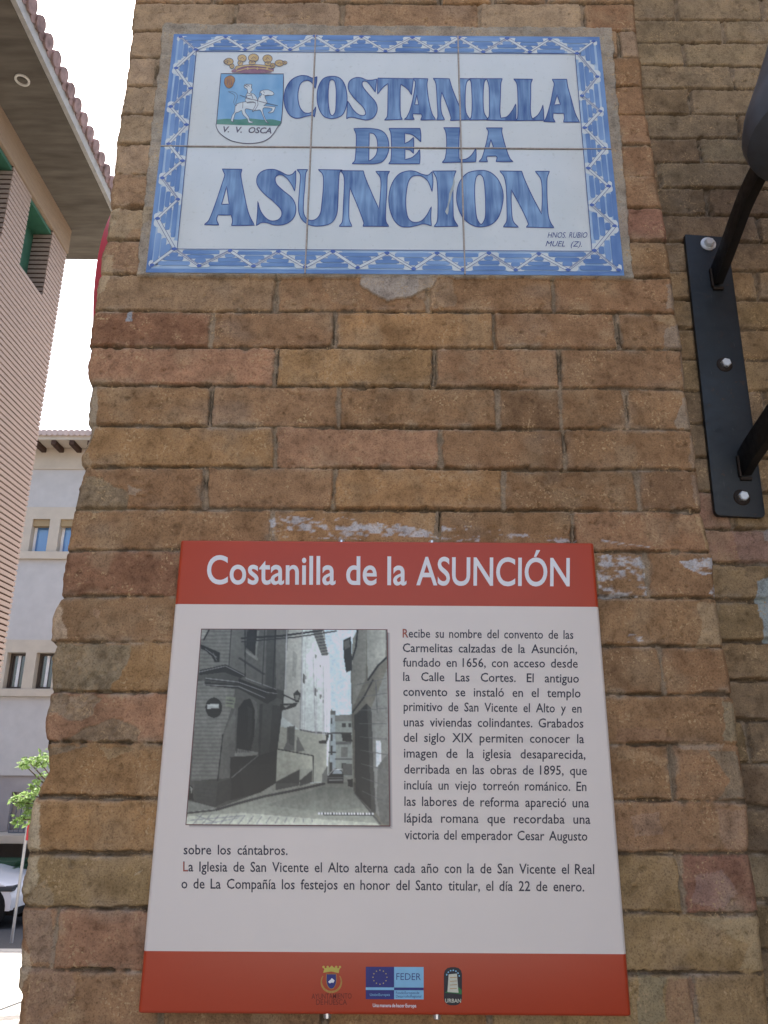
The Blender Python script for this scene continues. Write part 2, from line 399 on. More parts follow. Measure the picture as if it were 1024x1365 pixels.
# patches read off the photograph: (polygon in photo pixels, colour, opacity, roughness height, raise)
PX, PY = proj_np(X, np.full(X.shape, D), Z)
wx = fbm(X, Z, .02, 4, 71)*6; wy = fbm(X, Z, .02, 4, 72)*5
PXw, PYw = PX+wx, PY+wy
SGL = [(219, 35), (814, 41), (843, 373), (183, 370)]     # mortar bed round the tiles
CEM = (.37, .35, .315)
PATCH = [
    (SGL, (.40, .38, .335), .95, .0006, .0065),
    ([(478, 366), (588, 367), (575, 384), (548, 396), (520, 402), (497, 395), (484, 380)], (.40, .40, .39), .95, .0004, .004),
    ([(112, 632), (138, 638), (150, 650), (168, 655), (169, 679), (92, 681), (100, 655)], (.30, .26, .185), .9, .003, -.001),
    ([(170, 648), (186, 655), (178, 662), (168, 660)], (.40, .34, .27), .8, .001, 0),
    ([(66, 858), (174, 860), (167, 885), (155, 905), (148, 921), (60, 921)], (.31, .275, .20), .92, .004, -.002),
    ([(58, 926), (134, 928), (122, 950), (106, 960), (88, 958), (72, 950), (55, 952)], (.33, .275, .20), .9, .0045, -.002),
    ([(80, 990), (108, 972), (150, 956), (172, 964), (188, 975), (182, 989)], (.27, .225, .16), .9, .003, -.001),
    ([(62, 998), (120, 996), (90, 1004), (62, 1010)], (.28, .24, .18), .8, .003, 0),
    ([(130, 998), (182, 996), (165, 1005), (148, 1012)], (.40, .31, .19), .8, .001, 0),
    ([(38, 1066), (58, 1072), (56, 1100), (54, 1133), (28, 1136)], (.58, .52, .39), .97, .0012, .001),
    ([(34, 1140), (54, 1143), (52, 1168), (48, 1178), (38, 1190), (24, 1196)], (.54, .48, .35), .92, .002, .001),
    ([(40, 1180), (62, 1175), (72, 1208), (28, 1212)], (.36, .30, .21), .8, .0015, 0),
    ([(28, 1214), (70, 1214), (72, 1285), (40, 1285)], (.33, .265, .21), .75, .0012, 0),
    ([(20, 1255), (38, 1272), (36, 1300), (30, 1322), (14, 1326)], (.52, .45, .34), .9, .0015, 0),
    ([(40, 1290), (95, 1296), (100, 1330), (60, 1365), (35, 1365)], (.34, .24, .18), .6, .001, 0),
    ([(62, 826), (76, 805), (82, 812), (80, 825), (88, 836), (88, 852), (60, 856)], (.54, .44, .33), .92, .0014, .0005),
    ([(124, 812), (134, 813), (130, 824), (122, 820)], (.42, .3, .21), .8, .0006, 0),
    ([(112, 512), (129, 514), (128, 540), (127, 568), (118, 590), (108, 604), (104, 575), (110, 540)], (.40, .37, .30), .9, .0012, 0),
    ([(104, 604), (118, 600), (124, 615), (118, 622), (104, 622)], (.38, .30, .20), .9, .0015, 0),
    ([(140, 276), (160, 278), (160, 290), (148, 304), (138, 318)], (.48, .41, .29), .9, .0012, 0),
    ([(146, 282), (205, 280), (198, 298), (178, 308), (160, 318), (134, 320)], (.40, .34, .235), .75, .0012, 0),
    ([(128, 340), (149, 340), (146, 364), (138, 388), (126, 400), (122, 380)], (.47, .39, .27), .9, .001, 0),
    ([(168, 412), (176, 412), (175, 428), (168, 428)], (.34, .42, .50), .9, 0, 0),
    ([(430, 372), (470, 372), (480, 395), (470, 412), (440, 400)], (.33, .25, .17), .5, .002, 0),
    ([(560, 372), (600, 374), (610, 410), (570, 412), (556, 395)], (.38, .31, .23), .6, .0022, 0),
    ([(700, 425), (730, 420), (742, 440), (720, 452)], (.38, .27, .18), .55, .001, 0),
    ([(868, 420), (902, 420), (902, 432), (880, 430)], (.42, .32, .2), .8, .0006, 0),
    ([(886, 440), (912, 425), (914, 466), (885, 464)], (.32, .285, .24), .8, .0006, 0),
    ([(886, 380), (903, 376), (903, 412), (890, 412)], (.33, .29, .24), .75, .0006, 0),
    ([(908, 470), (918, 470), (920, 515), (910, 516)], (.34, .28, .22), .8, .0006, 0),
    ([(900, 560), (913, 530), (918, 525), (928, 570), (905, 572)], (.37, .33, .27), .85, .0007, 0),
    ([(918, 580), (930, 578), (936, 620), (922, 624)], (.36, .29, .22), .8, .0008, 0),
    ([(920, 632), (934, 636), (941, 676), (928, 674)], (.34, .27, .21), .8, .001, 0),
    ([(926, 688), (942, 690), (954, 735), (942, 732)], (.44, .33, .2), .9, .001, 0),
    ([(820, 600), (848, 590), (850, 612), (828, 622)], (.38, .28, .18), .55, .001, 0),
    ([(860, 688), (900, 690), (905, 715), (870, 728), (862, 705)], (.36, .25, .165), .55, .001, 0),
    ([(958, 803), (966, 806), (968, 858), (930, 863), (938, 830), (925, 806)], (.42, .335, .22), .92, .0008, 0),
    ([(962, 935), (978, 938), (986, 988), (968, 986)], (.31, .30, .22), .7, .0008, 0),
    ([(945, 1000), (985, 1002), (998, 1062), (960, 1064), (975, 1040)], (.27, .255, .20), .7, .0008, 0),
    ([(955, 1078), (1000, 1080), (1003, 1130), (975, 1134), (958, 1110)], (.37, .265, .2), .7, .001, 0),
    ([(840, 1085), (880, 1080), (885, 1110), (845, 1115)], (.42, .33, .28), .4, .0005, 0),
    ([(925, 1165), (960, 1158), (985, 1190), (965, 1212), (925, 1205)], (.38, .30, .29), .45, .0005, 0),
    ([(918, 1222), (1020, 1224), (1020, 1292), (990, 1290), (1000, 1260), (960, 1240)], (.43, .36, .23), .7, .0008, 0),
    ([(850, 1302), (888, 1302), (885, 1365), (850, 1365)], (.28, .27, .19), .7, .0006, 0),
    ([(890, 1305), (924, 1305), (928, 1365), (888, 1365)], (.32, .20, .14), .7, .0006, 0),
    ([(822, 970), (880, 970), (900, 988), (822, 990)], (.34, .22, .15), .6, .0005, 0),
    ([(905, 985), (970, 990), (965, 1000), (905, 998)], (.45, .36, .27), .8, .001, 0),
    ([(820, 1000), (862, 1003), (895, 1015), (890, 1025), (850, 1012), (820, 1012)], (.40, .29, .18), .8, .001, 0),
]
for poly, pc, op, rg, up in PATCH:
    mk = pip(PX if poly is SGL else PXw, (PY if poly is SGL else PYw), poly)
    if not mk.any(): continue
    if poly is SGL:
        mk = pip(PX+wx*.5, PY+wy*.5, poly)
    k = op*(.86+.14*fbm(X[mk], Z[mk], .03, 3, 81))
    tex = 1+.16*fbm(X[mk], Z[mk], .025, 4, 83)
    if rg >= .002: tex = tex*(1-.25*sst(.0, .5, fbm(X[mk]*1.6, Z[mk], .014, 3, 84)))
    pcw = np.array(pc)*np.array((1.06, .97, .88)) if poly is not SGL else np.array((.385, .35, .29)); c[mk] = c[mk]*(1-k[:, None])+pcw*tex[:, None]*k[:, None]
    if up > .003: h[mk] = np.minimum(h[mk], 0)*.3-up+fbm(X[mk], Z[mk], .03, 3, 85)*rg
    else: h[mk] += -up + fbm(X[mk]*1.4, Z[mk], .016, 4, 86)*rg*1.5
# white lime and paint streaks, broken up along the brushing
STREAK = [([(362, 684), (420, 690), (500, 694), (560, 702), (588, 716), (360, 716)], .1), ([(590, 700), (640, 702), (700, 712), (768, 716), (768, 722), (590, 722)], .22),
          ([(797, 740), (858, 742), (862, 792), (797, 796)], .08), ([(905, 748), (951, 742), (952, 764), (930, 766), (912, 758)], -.15), ([(835, 845), (860, 845), (858, 858), (832, 856)], .3),
          ([(815, 868), (850, 865), (848, 880), (812, 878)], .4), ([(945, 790), (958, 770), (958, 798)], .3)]
st = fbm(X*.32, Z*2.2, .022, 4, 91)*.65+fbm(X*.7, Z*1.3, .006, 3, 92)*.5
for poly, th in STREAK:
    mk = pip(PXw, PYw, poly)
    k = sst(th-.22, th+.05, st[mk])*.85
    c[mk] = c[mk]*(1-k[:, None])+np.array((.58, .58, .60))*k[:, None]
def scratch(pts, wd, colr, op=.9):
    pts = np.asarray(pts, float)
    for a, b in zip(pts[:-1], pts[1:]):
        ab = b-a; t = np.clip(((PX-a[0])*ab[0]+(PY-a[1])*ab[1])/(ab@ab), 0, 1)
        d = np.hypot(PX-a[0]-t*ab[0], PY-a[1]-t*ab[1]); k = np.clip(wd-d+st*.8, 0, 1)[..., None]*op
        c[:] = c*(1-k)+np.array(colr)*k
scratch([(802, 720), (830, 724), (866, 729)], 1.0, (.6, .6, .62)); scratch([(805, 722), (840, 728)], .8, (.5, .5, .5))
scratch([(180, 1166), (190, 1160)], 1.0, (.5, .42, .3)); scratch([(196, 806), (196, 815)], .8, (.45, .35, .27))
# lime lines along some bed joints
for i, x0_, x1_ in ((10, 420, 640), (13, 500, 760), (14, 700, 860), (15, 430, 900), (17, 800, 930), (19, 810, 975), (21, 815, 990), (23, 840, 1010), (24, 830, 960)):
    yj = (RL[i]+RR[i])/2+3
    scratch([(x0_, yj), ((x0_+x1_)/2, yj+1.2), (x1_, yj+1)], .5, (.46, .38, .30), .7)
e = X-xl[:, None]
h += .010*np.clip(1-e/.010, 0, 1)**2 + .008*np.clip(1-(xr[:, None]-X)/.009, 0, 1)**2
pt = np.stack([X, D+h, Z], -1)
# returns of the pilaster: left flank, right step
nl = 10
dL = np.linspace(1, .02, nl)**1.5*.35
sideL = np.stack([np.repeat(xl[:, None], nl, 1)+fbm(np.repeat(zs[:, None], nl, 1), dL[None].repeat(len(zs), 0), .03, 3, 61)*.003+np.clip(dL, 0, .02)*.2, D+.014+h[:, :1]*0+dL[None].repeat(len(zs), 0), Z[:, :nl]], -1)
nr = 8
dR = np.linspace(.02, 1, nr)*(D2-D+.02)
sideR = np.stack([np.repeat(xr[:, None], nr, 1)-dR[None]*.02, D+.01+dR[None].repeat(len(zs), 0), Z[:, :nr]], -1)
allp = np.concatenate([sideL, pt, sideR], 1); allc = np.concatenate([c[:, :1].repeat(nl, 1), c, c[:, -1:].repeat(nr, 1)], 1)
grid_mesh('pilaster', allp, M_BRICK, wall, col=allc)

# recessed face on the right
R2 = [-4, 26, 56, 87, 118, 152, 184, 217, 251, 287, 322, 361, 399, 438, 479, 521, 565, 610, 656, 705, 750, 799.5, 854, 906, 960, 1017, 1076, 1137, 1201, 1266, 1335]
YG = (.31, .255, .17); YO = (.30, .22, .125); YD = (.25, .19, .125); YR = (.33, .20, .15)
ROWS2 = {0: ([903, 1017], [YG, YG, YG]), 1: ([965], [YG, YG]), 2: ([912, 1040], [YG, YG, YG]), 3: ([977], [YG, YG]), 4: ([922], [YD, YG]), 5: ([986], [YG, YD]), 6: ([934, 1050], [YD, YG, YD]),
         7: ([880, 1005], [YD, YG, YD]), 8: ([944.6, 1060], [YD, YD, YD]), 9: ([1011], [YD, YD]), 10: ([920, 1060], [YD, YD, YD]), 11: ([1010], [YO, YD]), 12: ([935, 1070], [YO, YO, YO]), 13: ([1030], [YO, YO]), 14: ([940, 1060], [YO, YO, YO]),
         15: ([1022], [YD, YO]), 16: ([950], [YD, YO]), 17: ([1010], [YD, YO]), 18: ([975], [YR, YO]), 19: ([940, 1070], [YO, YR, YO]), 20: ([1040], [YO, YO]), 21: ([955, 1080], [YO, YO, YO]), 22: ([1050], [YO, YO])}
Bl2, Br2, JS2, CS2 = make_rows(R2, [y+.6 for y in R2], lambda y: 930, lambda y: 1010, D2, ROWS2, .0515, -.6, 4.0, 5, .215, .3, 2.1, [YG, YD, YO, YD])
zf0 = zx(950, 1400, D2)[1]; zf1 = zx(950, -50, D2)[1]
zs2 = np.concatenate([np.arange(-.6, zf0, .012), np.arange(zf0, zf1, .0021), np.arange(zf1, 3.9, .012)])
xs2 = np.concatenate([np.arange(.36, .86, .0021), np.arange(.86, 1.9, .006)])
X2, Z2 = np.meshgrid(xs2, zs2)
h2, c2 = brick_field(X2, Z2, Bl2, Br2, zx(930, 600, D2)[0], zx(1010, 600, D2)[0], JS2, CS2, 23, vjoint=.0034, hjoint=.0036, depth=.012, flushv=.9)
PX2, PY2 = proj_np(X2, np.full(X2.shape, D2), Z2)
PXw2 = PX2+fbm(X2, Z2, .03, 4, 75)*7; PYw2 = PY2+fbm(X2, Z2, .03, 4, 76)*6
for poly, pc, op in (([(1012, 775), (1040, 770), (1040, 875), (1020, 850), (1014, 810)], (.40, .47, .48), .8), ([(975, 705), (1040, 705), (1040, 750), (985, 748)], (.36, .24, .2), .5),
                     ([(1014, 705), (1040, 700), (1040, 720), (1018, 718)], (.42, .42, .40), .6)):
    mk = pip(PXw2, PYw2, poly); c2[mk] = c2[mk]*(1-op)+np.array(pc)*op
grid_mesh('recessed_wall', np.stack([X2, D2+h2, Z2], -1), M_BRICK, wall, col=c2)
# plain masonry behind and above
mb = MB()
mb.box(-.40, 9, D2+.03, 7.5, -1.2, 8.2); mb.box(-.47, .46, D+.06, D2+.03, 3.8, 8.2); mb.box(-.44, .40, D+.06, D2+.025, -.6, 3.8); mb.box(.46, 9, D2+.01, D2+.03, 3.88, 8.2); mb.box(1.88, 9, D2+.012, D2+.03, -1.2, 3.88)
mb.box(2.1, 9, -2.6, D2+.03, -1.2, 8.2)  # unseen wing, added to keep light off the right side
M_PLAINBR = varied('brick_mass', (.28, .18, .11), .25, 9, .95, .1)
mb.build('masonry_core_and_shade_wing', M_PLAINBR, wall)

# ================================================================== TILE STREET SIGN
sx0, sx1, sz0, sz1 = -.3891, .3876, 1.6+.7566, 1.6+1.2656
sign = thing('street_sign', 'blue and white painted ceramic tile street sign set in brick above the information panel', 'street sign', ((sx0+sx1)/2, D, sz0))
LAY = .00024
def SP(x, y, k=0): return P(x, y, .008+LAY*k)
M_TILE, t, b = mat('white_glaze', .2, .5)
n = noise_node(t, 9, 3); r = ramp(t, n.outputs['Fac'], [(.3, (.62, .68, .69)), (.7, (.69, .74, .75))])
n9 = noise_node(t, 130, 3); t.links.new(mixc(t, 1.0, r.outputs[0], ramp(t, n9.outputs['Fac'], [(.22, (.84, .84, .82)), (.4, (1, 1, 1))]).outputs[0], 'MULTIPLY'), b.inputs['Base Color'])
n2 = noise_node(t, 22, 2); bump(t, b, n2.outputs['Fac'], .14, .004)
BD, BL_ = (.06, .125, .37), (.20, .35, .68)
M_BLUE = glaze('letter_blue', (.045, .10, .28), (.28, .45, .68), 75, (1.5, 1, .16), .38, .63)
M_BLUEH = glaze('letter_blue_flat', (.06, .13, .32), (.23, .38, .60), 55, (.25, 1, 1.4), .38, .63)
M_LINE = glaze('outline_blue', (.035, .055, .21), (.06, .095, .30), 90, (1, 1, 1))
M_WASH = glaze('border_wash', (.28, .43, .64), (.47, .61, .76), 50, (.3, 1, 1))
M_STK1 = glaze('brush_blue_dark', (.09, .18, .42), (.21, .36, .62), 60, (.25, 1, 1.5))
M_STK2 = glaze('brush_blue_mid', (.15, .275, .53), (.28, .43, .68), 60, (.25, 1, 1.5))
M_STK1V = glaze('brush_blue_dark_upright', (.09, .18, .42), (.21, .36, .62), 60, (1.5, 1, .25))
M_STK2V = glaze('brush_blue_mid_upright', (.15, .275, .53), (.28, .43, .68), 60, (1.5, 1, .25))
M_WHT = varied('white_reserve', (.66, .72, .73), .05, 30, .22, .5)
M_GROUT = varied('tile_grout', (.43, .38, .345), .25, 200, .9, .1, .3)
tw = (sx1-sx0)/3; th = (sz1-sz0)/2; g = .0012
ci = 0
for j in range(2):
    for i in range(3):
        mb = MB(); mb.box(sx0+i*tw+g, sx0+(i+1)*tw-g, D-.008, D+.004, sz0+j*th+g, sz0+(j+1)*th-g)
        mb.build('ceramic_tile', M_TILE, sign, bevel=.0012, smooth=True)
mb = MB(); mb.box(sx0+.0006, sx1-.0006, D-.0055, D+.006, sz0+.0006, sz1-.0006); mb.build('mortar_bed', M_GROUT, sign)
mb = MB()
for i in (1, 2): mb.box(sx0+i*tw-g*.95, sx0+i*tw+g*.95, D-.0101, D-.005, sz0+.001, sz1-.001)
mb.box(sx0+.001, sx1-.001, D-.0099, D-.005, sz0+th-g*.75, sz0+th+g*.75)
mb.build('grout_line', M_GROUT, sign)

def catmull(pts, closed=True, seg=6):
    """pts: list of (x, y, corner)"""
    n = len(pts); out = []
    for i in range(n if closed else n-1):
        p1, p2 = pts[i], pts[(i+1) % n]
        p0 = pts[(i-1) % n] if (closed or i > 0) else p1; p3 = pts[(i+2) % n] if (closed or i+2 < n) else p2
        m1 = ((p2[0]-p0[0])/2, (p2[1]-p0[1])/2) if not p1[2] else (p2[0]-p1[0], p2[1]-p1[1])
        m2 = ((p3[0]-p1[0])/2, (p3[1]-p1[1])/2) if not p2[2] else (p2[0]-p1[0], p2[1]-p1[1])
        L = math.hypot(p2[0]-p1[0], p2[1]-p1[1])
        for mm in (m1, m2): pass
        def clampm(mv):
            l = math.hypot(*mv); k = min(1, 1.2*L/l) if l > 0 else 1; return (mv[0]*k, mv[1]*k)
        m1, m2 = clampm(m1), clampm(m2)
        for q in range(seg):
            u = q/seg; a = 2*u**3-3*u*u+1; b_ = u**3-2*u*u+u; c_ = -2*u**3+3*u*u; d_ = u**3-u*u
            out.append((a*p1[0]+b_*m1[0]+c_*p2[0]+d_*m2[0], a*p1[1]+b_*m1[1]+c_*p2[1]+d_*m2[1]))
    if not closed: out.append(pts[-1][:2])
    return out
def parse(sv):
    r = []
    for tok in sv.split():
        cn = tok.endswith('*'); tok = tok.rstrip('*'); x, y = tok.split(','); r.append((float(x), float(y), cn))
    return r
def fill_poly(mb, contours, to3, mi=0):
    vs = [[Vector((x, y, 0)) for x, y in cc] for cc in contours]
    tris = tessellate_polygon(vs); n0 = len(mb.v)
    for cc in contours:
        for x, y in cc: mb.v.append(tuple(to3(x, y)))
    for tr in tris: mb.f.append(tuple(n0+i for i in tr)); mb.mi.append(mi)
def stroke(mb, pts, wd, to3, mi=0, closed=False, taper=False):
    n = len(pts); L = []; R_ = []
    for i in range(n):
        a = pts[(i-1) % n] if (closed or i > 0) else pts[i]; c_ = pts[(i+1) % n] if (closed or i < n-1) else pts[i]
        tx, ty = c_[0]-a[0], c_[1]-a[1]; l = math.hypot(tx, ty) or 1
        ww = wd/2*(1 if not taper else (.35+.65*math.sin(math.pi*(i+.5)/n)))
        nx, ny = -ty/l*ww, tx/l*ww
        L.append((pts[i][0]+nx, pts[i][1]+ny)); R_.append((pts[i][0]-nx, pts[i][1]-ny))
    for i in range(n if closed else n-1):
        j = (i+1) % n; mb.quad(to3(*L[i]), to3(*L[j]), to3(*R_[j]), to3(*R_[i]), mi)
def letter(zoom, contours, streak=0):
    ox, oy, sc = zoom
    cs = [[(ox+x/sc, oy+y/sc) for x, y in catmull(parse(cc))] for cc in contours]
    mb = MB(); fill_poly(mb, cs, lambda x, y: SP(x, y, 2), 0)
    for cc in cs: stroke(mb, cc, 1.15, lambda x, y: SP(x, y, 3), 1, closed=True)
    return mb.build('painted_letter', [M_BLUE if not streak else M_BLUEH, M_LINE], sign)
ZA = (370, 90, 5.12); ZB = (480, 90, 5.689); ZC = (590, 90, 5.12); ZD = (270, 210, 5.12); ZE = (440, 160, 5.12); ZF = (570, 210, 4.655)
letter(ZA, ["270,62* 240,72 200,57 150,57 95,85 58,140 45,200 50,260 75,315 110,342 150,345 195,332 240,325 252,338* 259,300 262,268* 245,295 225,308 205,312 180,305 155,275 142,230 140,180 150,125 170,98 195,87 220,92 240,110 258,142* 266,105"])
letter(ZA, ["372,60 425,72 460,120 475,200 468,270 440,325 380,348 320,335 283,280 270,205 280,130 315,75", "372,82 390,95 400,150 400,230 395,300 375,328 358,310 347,240 347,160 355,95"])
letter(ZA, ["678,78* 650,85 610,85 570,70 530,70 495,90 482,125 492,165 530,215 580,265 600,300 598,322 575,328 545,315 515,285 490,245 478,228* 475,290 472,350* 490,340 520,340 570,352 610,358 650,345 675,310 680,270 665,230 625,185 585,135 578,105 592,92 615,100 645,135 668,168* 672,130"])
letter(ZB, ["135,80* 405,85* 398,145 391,207* 362,165 310,125* 305,170 305,320 310,370 322,393* 185,398* 205,375 210,330 212,200 213,120* 175,150 133,202* 133,150"])
letter(ZB, ["405,82* 515,85* 508,130 520,240 545,345 575,396* 460,398* 470,370 466,352* 402,350* 402,372 412,395* 335,393* 355,375 380,320 405,220 418,140 420,110*", "430,205* 445,282* 415,282*"])
letter(ZB, ["555,82* 678,85* 700,160 752,290* 757,180 752,83* 838,86* 810,110 800,170 798,280 806,345 835,395* 685,402* 690,380 665,300 620,185* 612,260 618,340 642,397* 580,398* 590,370 585,250 578,140 570,105"])
letter(ZC, ["185,75* 300,76* 285,100 278,160 278,250 285,310 312,356* 185,358* 198,330 202,250 200,170 195,105"])
letter(ZC, ["300,76* 408,76* 398,110 395,200 392,300 398,345* 440,335 475,295 500,248* 502,300 500,362* 300,358* 318,330 320,230 318,140 310,100"])
letter(ZC, ["485,78* 615,80* 603,110 602,200 600,280 605,330 615,350* 650,325 675,285 685,255* 690,300 692,360* 500,362* 512,340 515,250 512,150 505,105"])
letter(ZC, ["748,80* 848,80* 855,130 880,220 905,310 935,372* 825,372* 832,345 828,312* 755,312* 755,345 770,372* 690,368* 708,340 735,250 755,150 762,110", "782,185* 805,252* 762,255*"])
letter(ZE, ["162,58* 270,57 350,72 390,115 402,180 390,240 355,285 300,298 240,298 150,298* 170,275 178,180 178,100", "268,88* 300,95 320,130 325,185 315,235 290,265 265,280*"], 1)
letter(ZE, ["402,57* 615,57* 620,100 620,150* 600,130 560,100 510,90* 510,160* 540,145 570,118* 572,170 570,228* 545,205 512,198* 512,270* 560,255 595,225 612,200* 615,250 612,298* 400,298* 415,275 420,180 415,90"], 1)
letter(ZE, ["775,52* 890,52* 882,90 880,180 882,260 890,272* 930,265 965,240 995,195* 998,240 995,285* 765,290* 785,262 795,200 795,120 788,75"], 1)
letter(ZC, ["298,412* 408,412* 405,440 430,540 460,620 482,642* 365,642* 372,615 362,603* 305,605* 300,620 308,642* 248,642* 270,615 295,530 312,450 310,430", "330,490* 348,545* 316,548*"], 1)
letter(ZD, ["135,78* 270,80* 262,120 285,250 315,380 355,462* 198,464* 205,430 195,392* 105,392* 97,425 112,460* 12,458* 45,425 90,310 130,190 152,120 145,100", "165,195* 182,318* 130,320*"])
letter(ZD, ["637,88* 610,115 575,118 530,95 480,80 420,88 380,120 370,165 385,205 430,255 490,305 535,355 540,395 515,425 470,432 430,410 395,360 378,298* 375,380 368,465* 400,445 440,445 490,460 550,458 600,435 632,390 636,330 610,275 550,225 505,180 497,140 515,120 545,120 580,145 605,180 630,230* 637,160"])
letter(ZD, ["645,82* 718,82* 705,110 698,200 690,300 690,370 705,410 735,428 775,420 805,380 815,310 825,200 822,120 790,82* 955,85* 935,105 928,200 925,300 915,390 880,445 820,465 750,465 695,440 662,390 655,330 662,220 668,120"])
letter(ZE, ["70,345* 228,347* 240,390 290,510 335,608* 345,500 345,400 312,350* 408,350* 392,380 388,480 380,620 382,690 402,725* 225,725* 230,700 190,590 135,460* 130,560 130,670 150,725* 62,725* 85,690 92,560 98,430 92,375"])
letter(ZE, ["697,352* 670,375 630,370 580,350 530,348 470,370 425,430 403,510 405,590 430,670 475,720 530,730 590,720 640,708 692,722* 688,660 692,590* 660,650 620,690 570,697 535,670 520,610 518,530 530,440 550,395 585,378 630,385 670,420 697,490* 703,420"])
letter(ZE, ["700,348* 862,347* 848,380 840,480 840,580 845,670 875,725* 710,727* 732,690 737,600 735,480 727,400"])
letter(ZF, ["330,80 390,92 440,140 468,215 465,290 440,370 395,415 330,430 270,415 215,365 185,290 182,220 200,150 250,95", "325,105 345,125 355,180 360,280 358,370 340,410 325,410 305,370 295,280 293,180 303,120"])
letter(ZF, ["448,83* 585,85* 600,130 650,240 708,350* 712,250 705,140 668,85* 757,85* 742,130 742,250 750,360 765,405 785,435* 612,432* 625,410 580,310 520,200* 520,290 530,390 565,432* 470,430* 492,390 492,280 488,180 475,120"])
# a flaked streak of glaze in the word's I
mb = MB()
fill_poly(mb, [[(440+x/5.12, 160+y/5.12) for x, y in ((846, 380), (852, 430), (843, 475), (832, 500), (824, 540), (812, 580), (808, 630), (800, 648), (786, 625), (800, 590), (810, 545), (814, 500), (826, 470), (838, 440))]], lambda x, y: SP(x, y, 5))
mb.build('glaze_chip', varied('chip_pale', (.40, .45, .46), .35, 180, .6, .2, vec=(1, 1, .4)), sign)

# painted border: wash, stepped white reserves, ribbons, dots
BT = ([(241, 50), (261, 67), (301, 50), (327, 67), (361, 50), (387, 67), (420, 49), (450, 68), (482, 50), (514, 69), (550, 51), (581, 69), (612, 51), (644, 70), (676, 52), (706, 70), (733, 53), (769, 72), (791, 56)], (0, 1))
BB = ([(203, 354), (232.5, 332.4), (266, 355), (307, 335), (338, 355.5), (371.5, 336), (407, 356.5), (444, 336), (477, 357.5), (516, 338), (551.5, 359), (582.6, 338), (617, 360), (651.5, 338), (687.5, 360.5), (718, 339), (757, 360.5), (792, 334.6), (824.5, 360.5)], (0, -1))
BLf = ([(241, 50), (261.5, 67), (235, 91.6), (254.5, 118.6), (228, 143), (248.6, 167), (225, 192.5), (243.4, 215), (217, 238), (237.5, 266.5), (210.4, 292), (232.9, 332.4), (203, 354)], (1, 0))
BRt = ([(791, 56), (769, 71), (795.8, 103), (775.7, 128.4), (800, 149), (779.3, 171), (806, 198.5), (784, 225), (811.3, 249), (789, 274), (819.2, 302), (792.6, 334.3), (824.5, 360.5)], (-1, 0))
CO = [(231, 45), (801, 49), (832, 368.3), (194.3, 364)]; CI = [(262, 69), (766.5, 72.5), (789, 335.5), (236.5, 332.5)]
def to_s(x, y):
    p = SP(x, y); return p.x, p.z
def S3(k): return lambda x, z: (x, D-.008-LAY*k, z)
COs = [(sx0+.001, sz1-.001), (sx1-.001, sz1-.001), (sx1-.001, sz0+.001), (sx0+.001, sz0+.001)]; CIs = [to_s(*p) for p in CI]
bord = MB()
for i in range(4):
    j = (i+1) % 4; bord.quad(S3(1)(*COs[i]), S3(1)(*COs[j]), S3(1)(*CIs[j]), S3(1)(*CIs[i]), 0)
# darker rim outside and a fine line inside
for i in range(4):
    j = (i+1) % 4
    a, b_ = COs[i], COs[j]; ca, cb = CIs[i], CIs[j]
    la = [(a[0]+(ca[0]-a[0])*.17, a[1]+(ca[1]-a[1])*.17), (b_[0]+(cb[0]-b_[0])*.17, b_[1]+(cb[1]-b_[1])*.17)]
    bord.quad(S3(2)(*a), S3(2)(*b_), S3(2)(*la[1]), S3(2)(*la[0]), 2 if i % 2 == 0 else 4)
    stroke(bord, [ca, cb], .0011, S3(6), 3)
rngb = random.Random(5)
def rrect(cx, cz, hx, hz, vertical):
    r = min(hx, hz)*.75; pts = []
    for qx, qz, a0 in ((1, 1, 0), (-1, 1, 90), (-1, -1, 180), (1, -1, 270)):
        for k in range(4):
            a = math.radians(a0+k*30); pts.append((cx+qx*(hx-r)+r*math.cos(a), cz+qz*(hz-r)+r*math.sin(a)))
    return [(x+rngb.uniform(-.0003, .0003), z+rngb.uniform(-.0003, .0003)) for x, z in pts]
